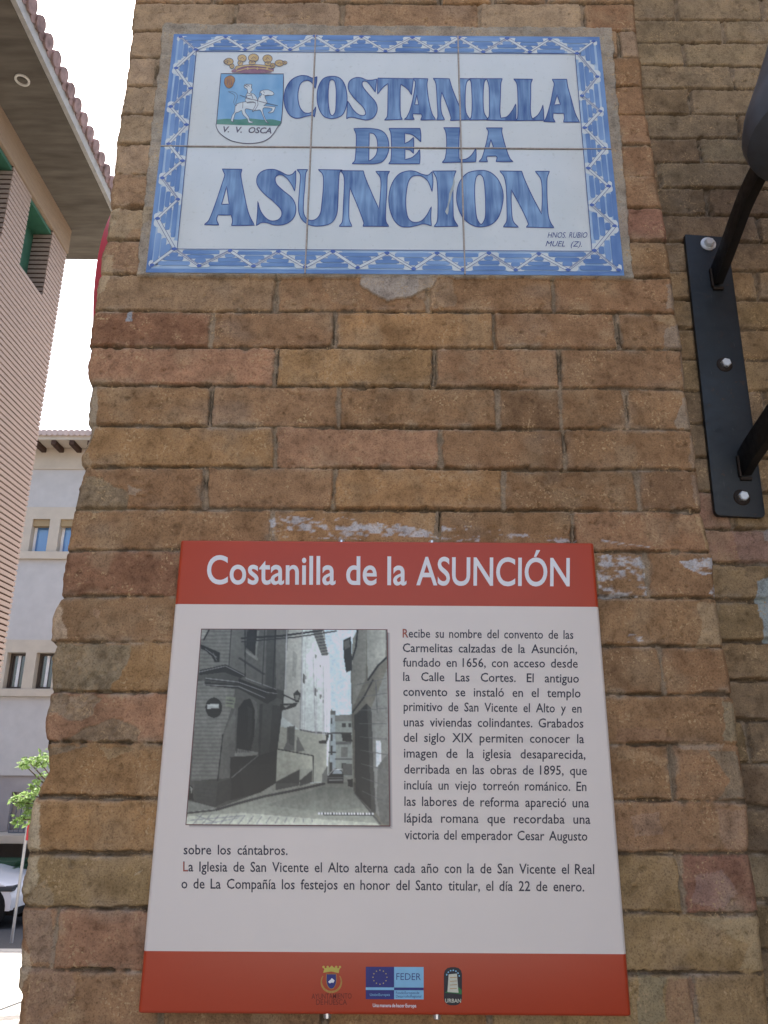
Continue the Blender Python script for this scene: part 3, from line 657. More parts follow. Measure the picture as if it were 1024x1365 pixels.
def border_side(pts, vertical):
    V = [to_s(*p) for p in pts]
    # white stepped reserves along each ribbon, built as stairs of little blocks
    for k in range(1 if vertical else 0, len(V)-(2 if vertical else 1)):
        (xa, za), (xb, zb) = V[k], V[k+1]
        st_n = 4; L = math.hypot(xb-xa, zb-za)
        for q in range(st_n):
            u = (q+.5)/st_n; cx, cz = xa+(xb-xa)*u, za+(zb-za)*u
            hx, hz = abs(xb-xa)/st_n*.5, abs(zb-za)/st_n*.5
            e = rngb.uniform(.0028, .0056)
            if vertical: hx += e*.5+.0028; hz += .0012
            else: hx += e*.5+.0028; hz += .0012
            fill_poly(bord, [rrect(cx, cz, hx+.0012, hz+.0009, vertical)], S3(3+.2*q+.1*(k % 2)), 1)
    # strokes stacked inside every triangle
    for k in range(1, len(V)-1):
        (xa, za), (xm, zm), (xb, zb) = V[k-1], V[k], V[k+1]
        for q in range(3):
            fr = (.12, .42, .68)[q]+rngb.uniform(-.03, .03)       # 0 at the base line, 1 at the apex
            wdt = (.70, .46, .2)[q]*rngb.uniform(.85, 1.08)
            if vertical:
                bz = abs(zb-za); bx = (xa+xb)/2; cx = bx+(xm-bx)*fr; cz = zm+rngb.uniform(-.001, .001)
                fill_poly(bord, [rrect(cx, cz, abs(xm-bx)*.125, bz*wdt*.5, True)], S3(4.2+.2*q+.1*(k % 2)), rngb.choice((5, 4, 4, 4)))
            else:
                bx_ = abs(xb-xa); bz = (za+zb)/2; cz = bz+(zm-bz)*fr; cx = xm+rngb.uniform(-.001, .001)
                fill_poly(bord, [rrect(cx, cz, bx_*wdt*.5, abs(zm-bz)*.125, False)], S3(4.2+.2*q+.1*(k % 2)), rngb.choice((2, 2, 6, 2)))
    for k in range(1 if vertical else 0, len(V)-(2 if vertical else 1)):
        (xa, za), (xb, zb) = V[k], V[k+1]
        L = math.hypot(xb-xa, zb-za); nx, nz = -(zb-za)/L, (xb-xa)/L; wd = rngb.uniform(.0036, .0056)
        stroke(bord, [V[k], V[k+1]], wd+.0012, S3(5.2+.2*(k % 2)), 1)
        for sg in (-.5, .5) if wd > .0040 else (-.5, .1, .5):
            stroke(bord, [(xa+nx*wd*sg, za+nz*wd*sg), (xb+nx*wd*sg, zb+nz*wd*sg)], .00075, S3(6), 3)
    for (x, z) in (V[2:-2] if vertical else V):
        n_ = 10; fill_poly(bord, [[(x+math.cos(i*2*math.pi/n_)*.0044*rngb.uniform(.8, 1.1), z+math.sin(i*2*math.pi/n_)*.0032*rngb.uniform(.8, 1.1)) for i in range(n_)]], S3(7), 7)
for (pts, _n), vert in ((BT, 0), (BB, 0), (BLf, 1), (BRt, 1)): border_side(pts, vert)
M_DOT = glaze('dot_blue', (.07, .13, .42), (.12, .2, .5), 120, (1, 1, 1))
bord.build('painted_border', [M_WASH, M_WHT, M_STK1, M_LINE, M_STK1V, M_STK2V, M_STK2, M_DOT], sign)

# coat of arms
def ZS(k): return lambda x, y: SP(280+x/8.533, 60+y/8.533, k)
def hexc(r, g_, b_): return lin(r, g_, b_)
M_SKYB = glaze('shield_blue', (.16, .36, .62), (.33, .56, .76), 45, (1, 1, .6)); M_GRN = glaze('shield_green', (.06, .22, .16), (.16, .34, .27), 60, (1, 1, 1))
M_GOLD = glaze('crown_gold', (.45, .29, .09), (.70, .55, .28), 160, (1, 1, 1)); M_ORG = glaze('boss_orange', (.35, .17, .06), (.55, .32, .14), 160, (1, 1, 1))
M_INK = varied('brush_ink', (.10, .09, .13), .3, 120, .3, .4); M_PUR = glaze('crown_purple', (.22, .08, .14), (.34, .2, .24), 100, (1, 1, 1))
M_HORSE = varied('figure_white', (.66, .74, .76), .08, 60, .25, .5)
shield_out = catmull(parse("125,325* 838,328* 832,600 810,880 775,925 700,1035 600,1098 430,1120 250,1090 120,1010 72,930 75,880 100,600"))
coa = MB(); fill_poly(coa, [[p for p in shield_out]], ZS(1.5), 0)
coat = coa.build('coat_of_arms', [M_WHT], sign)
sh = MB()
fill_poly(sh, [[(125, 325), (838, 328), (832, 600), (812, 870), (80, 860), (100, 600)]], ZS(2.5), 0)
fill_poly(sh, [catmull(parse("78,850* 200,838 330,848 450,835 600,850 700,845 810,868* 795,918* 400,912 75,900*"))], ZS(3), 1)
stroke(sh, shield_out, 9, ZS(4), 2, closed=True)
for yy in (800, 885): pass
sh.build('shield', [M_SKYB, M_GRN, M_INK], coat)
bo = MB()
ctr = catmull(parse("165,395 185,365 235,348 275,370 283,405 268,440 255,470 225,490 190,480 165,440"))
fill_poly(bo, [ctr], ZS(4), 0); stroke(bo, ctr, 6, ZS(4.5), 1, closed=True)
for xq in (195, 215, 240): stroke(bo, [(xq, 385), (xq+4, 455)], 6, ZS(5), 1)
bo.build('shield_boss', [M_ORG, M_INK], coat)
ho = MB()
horse = catmull(parse("290,690 330,660 400,645 470,640 540,632 555,600 590,560 570,535 600,515 660,510 715,535 730,560* 700,572 650,570 625,590 650,650 640,670 610,690* 700,700 745,705* 720,760 680,772 660,770* 700,745 705,722 620,712 600,735 610,790 640,860 672,895* 632,868 600,800 570,740 520,745 470,735 410,725 400,760 440,820 452,860 490,875 480,885* 440,880 425,840 375,790 360,745 330,760 290,775 272,830 262,860 275,875* 240,860 255,800 280,760"))
fill_poly(ho, [horse], ZS(4), 0); stroke(ho, horse, 5, ZS(4.5), 1, closed=True)
tail = catmull(parse("290,690 270,650 285,590 270,560 205,530* 270,535 305,560 310,600 295,650 305,690*"))
fill_poly(ho, [tail], ZS(3.8), 2); stroke(ho, tail, 4, ZS(4.4), 1, closed=True)
for a in (((600, 560), (640, 580), (690, 570)), ((575, 520), (560, 560), (575, 600)), ((610, 525), (620, 550)), ((375, 650), (372, 720))): stroke(ho, a, 5, ZS(4.6), 1)
ho.build('horse', [M_HORSE, M_INK, M_SKYB], coat)
ri = MB()
rider = catmull(parse("395,450 430,445 475,450 470,480 480,510 460,540 500,560 530,600 540,640 545,680 510,740 482,760* 500,720 520,670 480,640 420,650 400,620 420,590 410,570 430,540 420,500 390,480"))
fill_poly(ri, [rider], ZS(5), 0); stroke(ri, rider, 5, ZS(5.4), 1, closed=True)
for a in (((340, 570), (450, 610), (600, 650), (770, 690)), ((400, 460), (430, 480)), ((420, 540), (470, 560)), ((420, 660), (520, 650)), ((405, 580), (470, 570)), ((470, 560), (490, 610)), ((385, 470), (420, 450), (450, 470)), ((410, 610), (520, 625))): stroke(ri, a, 6, ZS(5.5), 1)
ri.build('rider', [M_HORSE, M_INK], coat)
cr = MB()
base = catmull(parse("235,300* 300,255 400,235 500,230 620,240 720,265 725,300* 640,305 480,318 320,310"))
fill_poly(cr, [base], ZS(2), 1)
band = catmull(parse("300,240 420,225 500,220 620,228 720,250 720,270 600,250 480,240 380,248 290,275"))
fill_poly(cr, [band], ZS(2.6), 0); stroke(cr, band, 5, ZS(3), 2, closed=True)
for x_, y_, rx2, ry2 in ((215, 188, 52, 40), (365, 150, 50, 42), (495, 145, 60, 45), (655, 155, 55, 45), (790, 205, 52, 36), (850, 200, 28, 20), (180, 190, 25, 24), (345, 205, 30, 28), (480, 200, 38, 28), (660, 212, 36, 26), (250, 240, 26, 26), (715, 235, 26, 30)):
    el = [(x_+rx2*math.cos(a*.4488), y_+ry2*math.sin(a*.4488)) for a in range(14)]
    fill_poly(cr, [el], ZS(2.8+x_*.0002), 0); stroke(cr, el, 6, ZS(3.3), 2, closed=True)
    stroke(cr, [(x_-rx2*.4, y_+ry2*.3), (x_, y_-ry2*.3), (x_+rx2*.4, y_+ry2*.2)], 6, ZS(3.5), 2)
stroke(cr, [(300, 300), (400, 270), (500, 262), (620, 270), (715, 295)], 9, ZS(3.4), 0); stroke(cr, [(250, 305), (480, 322), (700, 308)], 8, ZS(3.4), 1)
for x_ in (300, 430, 540, 650): fill_poly(cr, [[(x_-16, 268), (x_, 252), (x_+16, 266), (x_, 284)]], ZS(3.6), 0)
cr.build('crown', [M_GOLD, M_PUR, M_INK], coat)

# ---- text from the built-in face
def text_pts(body, offset=0.0, shear=0.0, res=3):
    cu = bpy.data.curves.new('txt', 'FONT'); cu.body = body; cu.offset = offset; cu.shear = shear; cu.resolution_u = res
    o = bpy.data.objects.new('txt', cu); me = o.to_mesh()
    vs = [tuple(v.co) for v in me.vertices]; fs = [tuple(p.vertices) for p in me.polygons]
    o.to_mesh_clear(); bpy.data.objects.remove(o); bpy.data.curves.remove(cu); return vs, fs
def put_text(mb, body, p0, p1, cap, to3, mi=0, offset=0.0, shear=0.0, cond=.86, justify=True, first=None, res=3):
    """set the words of body from pixel p0 to pixel p1 along the baseline; cap height in pixels; to3(x,y) maps photo pixels to the surface"""
    sc = cap/.682; dx, dy = p1[0]-p0[0], p1[1]-p0[1]; L = math.hypot(dx, dy); ux, uy = dx/L, dy/L
    words = body.split(' '); W_ = [text_pts(w_, offset, shear, res) for w_ in words]
    ext = [(min(v[0] for v in vs), max(v[0] for v in vs)) for vs, _ in W_]
    tot = sum(b_-a for a, b_ in ext); n = len(words)
    if n == 1: cx = L/(tot*sc); gap = 0
    else:
        cx = cond; gap = (L-tot*sc*cx)/(n-1)
        if gap < .16*sc: cx *= (L-(n-1)*.16*sc)/(tot*sc*cx); gap = .16*sc
        if gap > .46*sc and n > 2: cx *= min(1.10, (L-(n-1)*.46*sc)/(tot*sc*cx)); gap = (L-tot*sc*cx)/(n-1)
    x = 0
    for wi, ((vs, fs), (a, b_)) in enumerate(zip(W_, ext)):
        n0 = len(mb.v)
        for vx, vy, _z in vs:
            u = x+(vx-a)*sc*cx; v = vy*sc
            mb.v.append(tuple(to3(p0[0]+ux*u+uy*v*1.0, p0[1]+uy*u-v)))
        for f in fs: mb.f.append(tuple(n0+i for i in f)); mb.mi.append(mi)
        x += (b_-a)*sc*cx+gap
mo = MB(); put_text(mo, 'V. V. OSCA', (280+150/8.533, 60+990/8.533), (280+700/8.533, 60+1005/8.533), 7.4, lambda x, y: SP(x, y, 3), 0, .022, .25, 1.0)
mo.build('motto', [M_INK], coat)
sg = MB(); put_text(sg, 'HNOS. RUBIO', (570+745/4.655, 210+497/4.655), (570+992/4.655, 210+497/4.655), 7.2, lambda x, y: SP(x, y, 3), 0, 0, .3, .80)
put_text(sg, 'MUEL (Z).', (570+732/4.655, 210+550/4.655), (570+958/4.655, 210+553/4.655), 7.0, lambda x, y: SP(x, y, 3), 0, 0, .3, 1.05)
sg.build('signature', [M_LINE], sign)

# ================================================================== INFORMATION PANEL
px0, px1, pz0, pz1 = -.2893, .2993, 1.6-.2819, 1.6+.3043
FY = D-.022
panel = thing('information_panel', 'square information panel with red top and bottom bands, an old street photograph and Spanish text', 'sign', ((px0+px1)/2, D, pz0))
def IP(x, y, k=0): return atY(x, y, FY-.00012*k)
zt_ = IP(500, 807)[2]; zb_ = IP(500, 1269.7)[2]
def sheen(name, c): 
    m, t, b = mat(name, .32, .38)
    n = noise_node(t, 7, 3); r = ramp(t, n.outputs['Fac'], [(.3, tuple(v*.96 for v in c)), (.7, c)]); t.links.new(r.outputs[0], b.inputs['Base Color'])
    n2 = noise_node(t, 500, 2); bump(t, b, n2.outputs['Fac'], .04, .0005); return m
M_PRED = sheen('panel_red', (.48, .062, .024)); M_PWHITE = sheen('panel_white', (.80, .725, .665))
def panel_piece(name, z0, z1, m, capt, capb):
    r = .0055; yb = D-.005; nseg = 5; prof = []
    def ring(ins, fy):
        xs = []
        xs.append((px0+ins, yb))
        for k in range(nseg+1):
            a = math.pi/2*k/nseg; xs.append((px0+ins+r-r*math.cos(a), fy+r-r*math.sin(a)))
        for k in range(nseg+1):
            a = math.pi/2*(1-k/nseg); xs.append((px1-ins-r+r*math.cos(a), fy+r-r*math.sin(a)))
        xs.append((px1-ins, yb)); return xs
    levels = []
    if capb:
        for k in range(4):
            a = math.pi/2*k/4; levels.append((z0+r*.7*(1-math.sin(a)), FY+r*.7*(1-math.cos(math.pi/2-a)) if False else FY+r*.7*(1-math.sin(a))))
        levels = [(z0+r*.7*(1-math.cos(math.pi/2*k/4)), FY+r*.7*(1-math.sin(math.pi/2*k/4))) for k in range(4)]
        levels.append((z0+r*.7, FY))
    else: levels.append((z0, FY))
    if capt: levels += [(z1-r*.7*(1-math.sin(math.pi/2*k/4)) if False else z1-r*.7+r*.7*math.sin(math.pi/2*k/4), FY+r*.7*(1-math.cos(math.pi/2*k/4))) for k in range(5)]
    else: levels.append((z1, FY))
    v = []; f = []
    for z, fy in levels: v += [(x, y, z) for x, y in ring(0, fy)]
    n = len(ring(0, FY))
    for i in range(len(levels)-1):
        for k in range(n-1): f.append((i*n+k, i*n+k+1, (i+1)*n+k+1, (i+1)*n+k))
        f.append((i*n+n-1, i*n, (i+1)*n, (i+1)*n+n-1))
    f.append(tuple(range(n))[::-1]); f.append(tuple((len(levels)-1)*n+k for k in range(n)))
    mb = MB(); mb.v = v; mb.f = f; mb.mi = [0]*len(f)
    return mb.build(name, m, panel, smooth=True)
body = panel_piece('board', zb_, zt_, M_PWHITE, 0, 0)
head = panel_piece('header_band', zt_, pz1, M_PRED, 1, 0)
foot = panel_piece('footer_band', pz0, zb_, M_PRED, 0, 1)
M_CLIP = varied('zinc', (.75, .75, .76), .1, 300, .3, .5, metal=.9)
for cx_, cy_, up_ in ((455, 720.5, 1), (576, 721, 1), (436, 1354.5, 0), (583, 1355.5, 0)):
    q = IP(cx_, cy_); mb = MB(); z_ = pz1 if up_ else pz0
    mb.lathe((q.x, FY+.006, z_-.004 if up_ else z_-.005), (0, 0, 1), [(.0035, 0), (.0048, .001), (.0048, .0060), (.003, .0075)], 16)
    mb.build('mounting_stud', M_CLIP, panel, smooth=True)
M_TXW = varied('print_white', (.80, .80, .82), .03, 50, .35, .4); M_TXD = varied('print_ink', (.028, .024, .045), .1, 60, .4, .4); M_TXR = varied('print_red', (.42, .10, .06), .08, 60, .4, .4)
tb = MB()
put_text(tb, 'Costanilla de la', (276, 778), (542, 779.5), 37.0, lambda x, y: IP(x, y, 2), 0, .013, 0, .80, res=6)
put_text(tb, 'ASUNCIÓN', (555, 779.5), (759.5, 781), 36.5, lambda x, y: IP(x, y, 2), 0, .012, 0, .80, res=6)
tb.build('title_lettering', M_TXW, head)
to = lambda x, y: IP(x, y, 2)
def zl(x, y): return 510+x/3.2, 820+y/3.2
BODY = [('Recibe su nombre del convento de las', 86, 95, 814, 101), ('Carmelitas calzadas de la Asunción,', 86, 157, 830, 163), ('fundado en 1656, con acceso desde', 87, 219, 833, 224), ('la Calle Las Cortes. El antiguo', 88, 280, 838, 288),
        ('convento se instaló en el templo', 88, 344, 845, 351), ('primitivo de San Vicente el Alto y en', 90, 408, 849, 416), ('unas viviendas colindantes. Grabados', 90, 474, 857, 480), ('del siglo XIX permiten conocer la', 90, 540, 860, 546),
        ('imagen de la iglesia desaparecida,', 91, 607, 866, 613), ('derribada en las obras de 1895, que', 92, 675, 872, 682), ('incluía un viejo torreón románico. En', 92, 743, 870, 750), ('las labores de reforma apareció una', 93, 813, 881, 820),
        ('lápida romana que recordaba una', 93, 884, 887, 890), ('victoria del emperador Cesar Augusto', 94, 956, 874, 962)]
for i, (s_, xa, ya, xb, yb) in enumerate(BODY):
    k = 11.3+i*.085
    bt = MB(); put_text(bt, s_, zl(xa, ya), zl(xb, yb), k, to, 0, .010, 0, .84, res=2); bt.build('text_line', M_TXD, body)
bt = MB()
put_text(bt, 'sobre los cántabros.', (220+82/3.303, 1100+128/3.303), (220+540/3.303, 1100+131/3.303), 12.8, to, 0, .010, 0, .84, res=2)
bt2 = MB(); put_text(bt2, 'La Iglesia de San Vicente el Alto alterna cada año con la de San Vicente el Real', (220+80/3.303, 1100+203/3.303), (510+850/3.012, 1100+196/3.012), 13.0, to, 0, .010, 0, .84, res=2)
bt3 = MB(); put_text(bt3, 'o de La Compañía los festejos en honor del Santo titular, el día 22 de enero.', (220+72/3.303, 1100+278/3.303), (510+810/3.012, 1100+266/3.012), 13.1, to, 0, .010, 0, .84, res=2)
# red initials: the first glyph of two lines
def initial(ch, x, y, cap):
    mb = MB(); vs, fs = text_pts(ch, 0.001, 0, 2); sc = cap/.682; a = min(v[0] for v in vs)
    mb.v = [tuple(IP(x+(v[0]-a)*sc*.82, y-v[1]*sc, 4)) for v in vs]; mb.f = fs; mb.mi = [0]*len(fs); return mb
[q.build('text_line', M_TXD, body) for q in (bt, bt2, bt3)]
mi_ = initial('R', *zl(86, 95), 11.0); mj = initial('L', 220+80/3.303, 1100+203/3.303, 12.5)
mi_.build('initial_lettering', M_TXR, body); mj.build('initial_lettering', M_TXR, body)

# ---- printed street photograph: every shape is flat ink on the panel
def raster_photo():
    n = 300
    TL, TR, BR, BL2 = (132, 63), (977, 66), (989, 959), (61, 953)
    u = np.linspace(0, 1, n)[None, :]; v = np.linspace(0, 1, n)[:, None]
    gx = (TL[0]*(1-u)+TR[0]*u)*(1-v)+(BL2[0]*(1-u)+BR[0]*u)*v; gy = (TL[1]*(1-u)+TR[1]*u)*(1-v)+(BL2[1]*(1-u)+BR[1]*u)*v
    img = np.zeros((n, n, 3)); img[:] = (128, 128, 120)
    def pl(col, *pts, a=1.0):
        m = pip(gx, gy, pts); img[m] = img[m]*(1-a)+np.array(col if not np.isscalar(col) else (col, col, col*.96))*a
    def ln(col, w_, *pts):
        for (xa, ya), (xb, yb) in zip(pts[:-1], pts[1:]):
            t_ = np.clip(((gx-xa)*(xb-xa)+(gy-ya)*(yb-ya))/((xb-xa)**2+(yb-ya)**2), 0, 1)
            d = np.hypot(gx-xa-t_*(xb-xa), gy-ya-t_*(yb-ya)); k = np.clip(w_/2-d+1, 0, 1)[..., None]
            img[:] = img*(1-k)+np.array((col, col, col))*k
    pl((205, 219, 226), (690, 60), (845, 60), (820, 110), (810, 270), (818, 475), (745, 475), (722, 440), (715, 300), (700, 180))
    pl((203, 208, 204), (515, 60), (680, 60), (712, 190), (718, 300), (722, 460), (705, 770), (640, 775), (470, 775), (475, 620), (500, 420))
    pl((218, 224, 224), (690, 195), (712, 190), (722, 460), (708, 700), (690, 690)); pl(182, (515, 60), (590, 60), (580, 540), (500, 480), (500, 420))
    pl((170, 170, 158), (470, 520), (580, 540), (700, 560), (702, 770), (470, 775)); pl(112, (635, 65), (678, 65), (710, 190), (680, 193))
    for k in range(9): ln(70, 4, (640+k*5, 75+k*14), (680+k*3.4, 70+k*14))
    pl(104, (125, 60), (520, 60), (505, 380), (500, 430), (475, 620), (470, 775), (400, 815), (200, 885), (60, 900), (95, 480))
    pl(138, (125, 60), (265, 60), (255, 250), (120, 268)); pl(142, (115, 305), (285, 345), (268, 440), (228, 560), (205, 765), (85, 765), (100, 480))
    pl(118, (265, 60), (330, 60), (330, 290), (255, 240)); pl(112, (330, 65), (470, 65), (455, 350), (330, 300)); pl(88, (430, 65), (525, 65), (500, 400), (420, 380)); pl(126, (470, 65), (528, 65), (508, 360), (470, 350))
    pl(120, (230, 560), (285, 440), (285, 640), (260, 760), (205, 765))
    pl(42, (345, 65), (385, 65), (375, 190), (333, 150)); pl(150, (385, 70), (395, 70), (382, 205), (375, 195)); pl(150, (335, 165), (390, 205), (386, 218), (330, 175)); ln(70, 8, (305, 205), (415, 280))
    pl(52, (122, 262), (240, 235), (330, 282), (310, 300), (235, 272), (122, 285)); pl(92, (140, 285), (240, 275), (310, 305), (300, 322), (145, 318)); pl(62, (145, 318), (300, 325), (430, 375), (475, 372), (470, 395), (430, 420), (300, 350), (150, 335))
    pl(48, (300, 300), (420, 350), (470, 350), (475, 372), (420, 372), (300, 325)); pl(95, (110, 290), (140, 290), (135, 310), (108, 315))
    pl(76, (395, 420), (500, 430), (475, 640), (470, 700), (390, 660)); pl(98, (410, 420), (455, 420), (440, 640), (400, 650))
    pl(40, (288, 650), (298, 440), (325, 402), (352, 395), (376, 440), (372, 560), (352, 645)); pl(120, (352, 388), (380, 410), (388, 470), (372, 560), (374, 450)); pl(64, (340, 430), (362, 440), (360, 560), (345, 600))
    pl(172, (292, 622), (392, 640), (385, 652), (278, 662)); pl(54, (262, 660), (388, 655), (475, 630), (470, 775), (400, 815), (262, 850)); pl(66, (300, 700), (470, 690), (470, 775), (330, 830))
    pl(92, (100, 765), (268, 752), (265, 845), (195, 878), (95, 858)); pl(74, (205, 775), (268, 752), (265, 845), (195, 878))
    th_ = np.linspace(0, 2*np.pi, 24, endpoint=False)
    pl(52, *[(187+38*math.cos(a), 437+47*math.sin(a)) for a in th_]); pl((205, 208, 205), (156, 421), (211, 419), (211, 440), (157, 442))
    pl((150, 155, 138), (242, 384), (286, 391), (280, 441), (238, 431)); ln(110, 4, (248, 402), (278, 407)); ln(110, 4, (246, 416), (276, 421))
    pl(45, (128, 138), (216, 178), (214, 222), (192, 224), (178, 195), (150, 168), (128, 158)); ln(150, 3, (150, 160), (200, 200)); ln(140, 3, (185, 180), (200, 215)); pl(178, (132, 68), (162, 70), (140, 112), (130, 112)); ln(40, 5, (166, 68), (142, 116))
    ln(52, 8, (315, 108), (500, 96), (680, 70)); ln(60, 5, (315, 126), (560, 103), (745, 73))
    ln(60, 5, (500, 375), (555, 402)); pl(58, (490, 420), (570, 415), (560, 432), (520, 445), (490, 452)); pl(160, (505, 428), (535, 424), (515, 438)); pl(60, (549, 372), (568, 354), (584, 375), (574, 412), (558, 412)); pl(140, (556, 378), (577, 380), (572, 402), (560, 402))
    pl(160, (549, 168), (568, 186), (560, 300), (545, 288)); pl(88, (594, 278), (608, 290), (603, 330), (592, 318)); pl(100, (648, 345), (658, 352), (655, 388), (647, 380)); pl(120, (670, 375), (678, 378), (676, 398), (669, 394)); pl(130, (648, 185), (656, 190), (654, 208), (648, 202)); pl(135, (683, 400), (690, 402), (689, 418), (683, 416)); pl(135, (670, 235), (676, 238), (675, 250), (670, 246))
    ln(150, 4, (592, 65), (580, 530)); ln(105, 6, (580, 538), (640, 550), (705, 553)); ln(170, 3, (640, 200), (650, 560)); ln(165, 3, (686, 240), (690, 620))
    pl(108, (520, 525), (556, 520), (553, 632), (500, 636), (520, 590)); pl(112, (567, 565), (602, 632), (562, 640)); pl(90, (524, 530), (553, 526), (550, 610), (528, 600))
    pl((184, 184, 170), (476, 625), (560, 640), (640, 655), (640, 715), (575, 712), (470, 770)); pl(70, (470, 770), (578, 716), (578, 785), (470, 806)); pl(70, (578, 765), (636, 718), (636, 772), (580, 788)); pl(110, (680, 740), (705, 700), (705, 775), (680, 770))
    pl((150, 151, 141), (60, 960), (70, 905), (200, 892), (470, 822), (690, 772), (830, 772), (950, 960)); pl((138, 140, 131), (420, 870), (690, 790), (820, 800), (870, 880), (700, 900))
    pl((178, 179, 167), (55, 962), (62, 918), (320, 903), (600, 925), (945, 948), (950, 965)); pl((168, 170, 162), (70, 850), (200, 882), (180, 896), (62, 908)); ln(60, 9, (200, 890), (300, 862), (420, 832), (560, 806), (690, 778)); ln(70, 7, (60, 905), (190, 892)); pl(40, (66, 780), (90, 790), (95, 850), (70, 845)); pl(170, (78, 785), (90, 800), (85, 830))
    ln(140, 3, (80, 935), (330, 915)); ln(145, 3, (150, 950), (300, 925)); ln(140, 3, (110, 915), (200, 945))
    pl((150, 158, 160), (720, 455), (742, 455), (742, 745), (714, 745)); pl((138, 142, 136), (742, 472), (818, 472), (818, 745), (742, 745)); pl(118, (740, 472), (818, 468), (818, 500), (740, 500)); pl(100, (718, 452), (742, 452), (742, 470), (718, 468))
    for q in ((772, 508, 790, 526), (800, 508, 812, 526), (720, 485, 727, 510), (720, 560, 728, 590), (718, 610, 728, 650), (770, 688, 790, 710), (716, 685, 726, 725)): pl(64, (q[0], q[1]), (q[2], q[1]), (q[2], q[3]), (q[0], q[3]))
    pl(48, (768, 552), (812, 552), (818, 592), (775, 590)); pl(110, (768, 615), (796, 615), (796, 662), (768, 662)); ln(90, 5, (742, 670), (815, 670)); ln(90, 4, (745, 600), (812, 596)); pl(90, (775, 690), (818, 690), (818, 742), (775, 742)); ln(60, 4, (712, 640), (742, 640))
    pl(42, (704, 776), (707, 738), (735, 712), (768, 714), (779, 740), (778, 777)); pl((150, 156, 160), (736, 718), (768, 719), (773, 735), (727, 735)); ln(110, 3, (708, 752), (778, 752)); pl(30, (797, 760), (820, 757), (822, 792), (800, 790))
    pl((122, 119, 109), (838, 60), (985, 60), (992, 965), (948, 965), (825, 812), (816, 500), (812, 300), (822, 190)); pl((166, 166, 158), (885, 62), (975, 62), (968, 200), (888, 310)); pl((148, 147, 138), (838, 62), (885, 62), (880, 300), (820, 440), (815, 240))
    pl(50, (776, 118), (812, 100), (818, 262), (790, 272), (780, 200)); pl(95, (780, 125), (805, 112), (808, 150), (782, 165)); pl(136, (900, 450), (985, 230), (992, 965), (925, 905), (905, 640)); pl(54, (828, 472), (885, 418), (900, 640), (918, 905), (832, 822)); pl(80, (885, 418), (905, 440), (915, 700), (925, 905), (905, 900)); pl((208, 213, 216), (925, 588), (948, 588), (951, 702), (928, 702)); pl(110, (935, 700), (985, 640), (990, 960), (945, 940), (930, 840))
    ln(45, 7, (975, 200), (935, 240), (890, 308)); ln(55, 6, (912, 308), (870, 390), (820, 458)); ln(50, 6, (842, 65), (835, 150), (818, 210)); ln(100, 3, (925, 310), (932, 460)); ln(90, 5, (830, 820), (945, 950)); pl(92, (970, 62), (985, 62), (988, 400), (975, 200))
    ln(60, 5, (700, 556), (760, 552), (812, 553)); pl(55, (697, 558), (711, 558), (708, 585), (699, 585)); pl(55, (664, 588), (705, 585), (700, 600), (668, 602))
    sh_ = pip(gx, gy, [(662, 901), (916, 904), (916, 915), (662, 912)])
    dash = ((np.floor((gx-662)/13.5) % 1 == 0) & (((gx-662) % 13.5) < 9.5)); img[sh_] = 45; img[sh_ & dash & (np.abs(gy-907.5) < 4.5)] = 235
    for p_ in (((150, 300), (300, 318), (430, 366), (474, 372)), ((122, 270), (240, 242), (328, 288)), ((140, 330), (300, 338), (420, 392)), ((335, 300), (470, 352)), ((268, 752), (388, 655))): ln(168, 3, *p_)
    for p_ in (((150, 305), (300, 323), (430, 371)), ((125, 276), (240, 248), (326, 294)), ((330, 65), (330, 290)), ((268, 65), (256, 240)), ((470, 65), (456, 350)), ((506, 380), (476, 620)), ((228, 560), (205, 765)), ((420, 65), (408, 330)), ((300, 440), (290, 640)), ((476, 625), (640, 655)), ((640, 655), (640, 772))): ln(46, 3, *p_)
    for p_ in (((590, 150), (590, 540)), ((606, 130), (600, 540)), ((655, 210), (655, 560)), ((700, 200), (702, 560)), ((678, 195), (684, 560))): ln(186, 2, *p_)
    for k in range(6): ln(60, 2, (342+k*6, 70), (334+k*7, 160))
    for k in range(7): ln(58, 2, (300+k*9, 450), (298+k*8, 640))
    for k in range(12): ln(70, 2, (745+k*6, 592), (745+k*6, 604))
    for k in range(9): ln(104, 2, (840+k*3, 330+k*60), (975, 300+k*70))
    for k in range(14): ln(120, 2, (90+k*42, 955-k*1), (140+k*38, 905+k*2))
    for k in range(5): ln(84, 2, (110, 782+k*16), (200, 790+k*17)); ln(74, 2, (205, 790+k*17), (262, 770+k*15))
    ln(220, 2, (708, 742), (735, 714), (768, 716)); ln(190, 2, (712, 762), (774, 762)); ln(200, 3, (520, 66), (512, 360)); ln(210, 3, (690, 195), (706, 200))
    # brick courses, plaster mottling, film grain
    cour = ((np.floor(gy/9) % 2) == 0); lb = pip(gx, gy, [(125, 60), (265, 60), (255, 250), (120, 268)]) | pip(gx, gy, [(115, 305), (285, 345), (268, 440), (228, 560), (205, 765), (85, 765), (100, 480)])
    img[lb & cour] *= .90
    nn = fbm(gx, gy, 130., 5, 400); n3 = fbm(gx, gy*.5, 30., 4, 420); n4 = fbm(gx*2.5, gy*.6, 60., 4, 440); n5 = fbm(gx, gy, 9., 2, 460)
    img *= (1+.07*nn+.05*n3+.05*n4+.09*n5)[..., None]
    lb2 = pip(gx, gy, [(125, 60), (520, 60), (505, 380), (500, 430), (475, 620), (470, 775), (400, 815), (200, 885), (60, 900), (95, 480)])
    sh2 = 1-.34*np.clip((gx-230)/200, 0, 1)*np.clip((gy-150)/500, 0, 1)-.12*np.clip((gy-500)/350, 0, 1); img[lb2] *= sh2[lb2][:, None]*.86
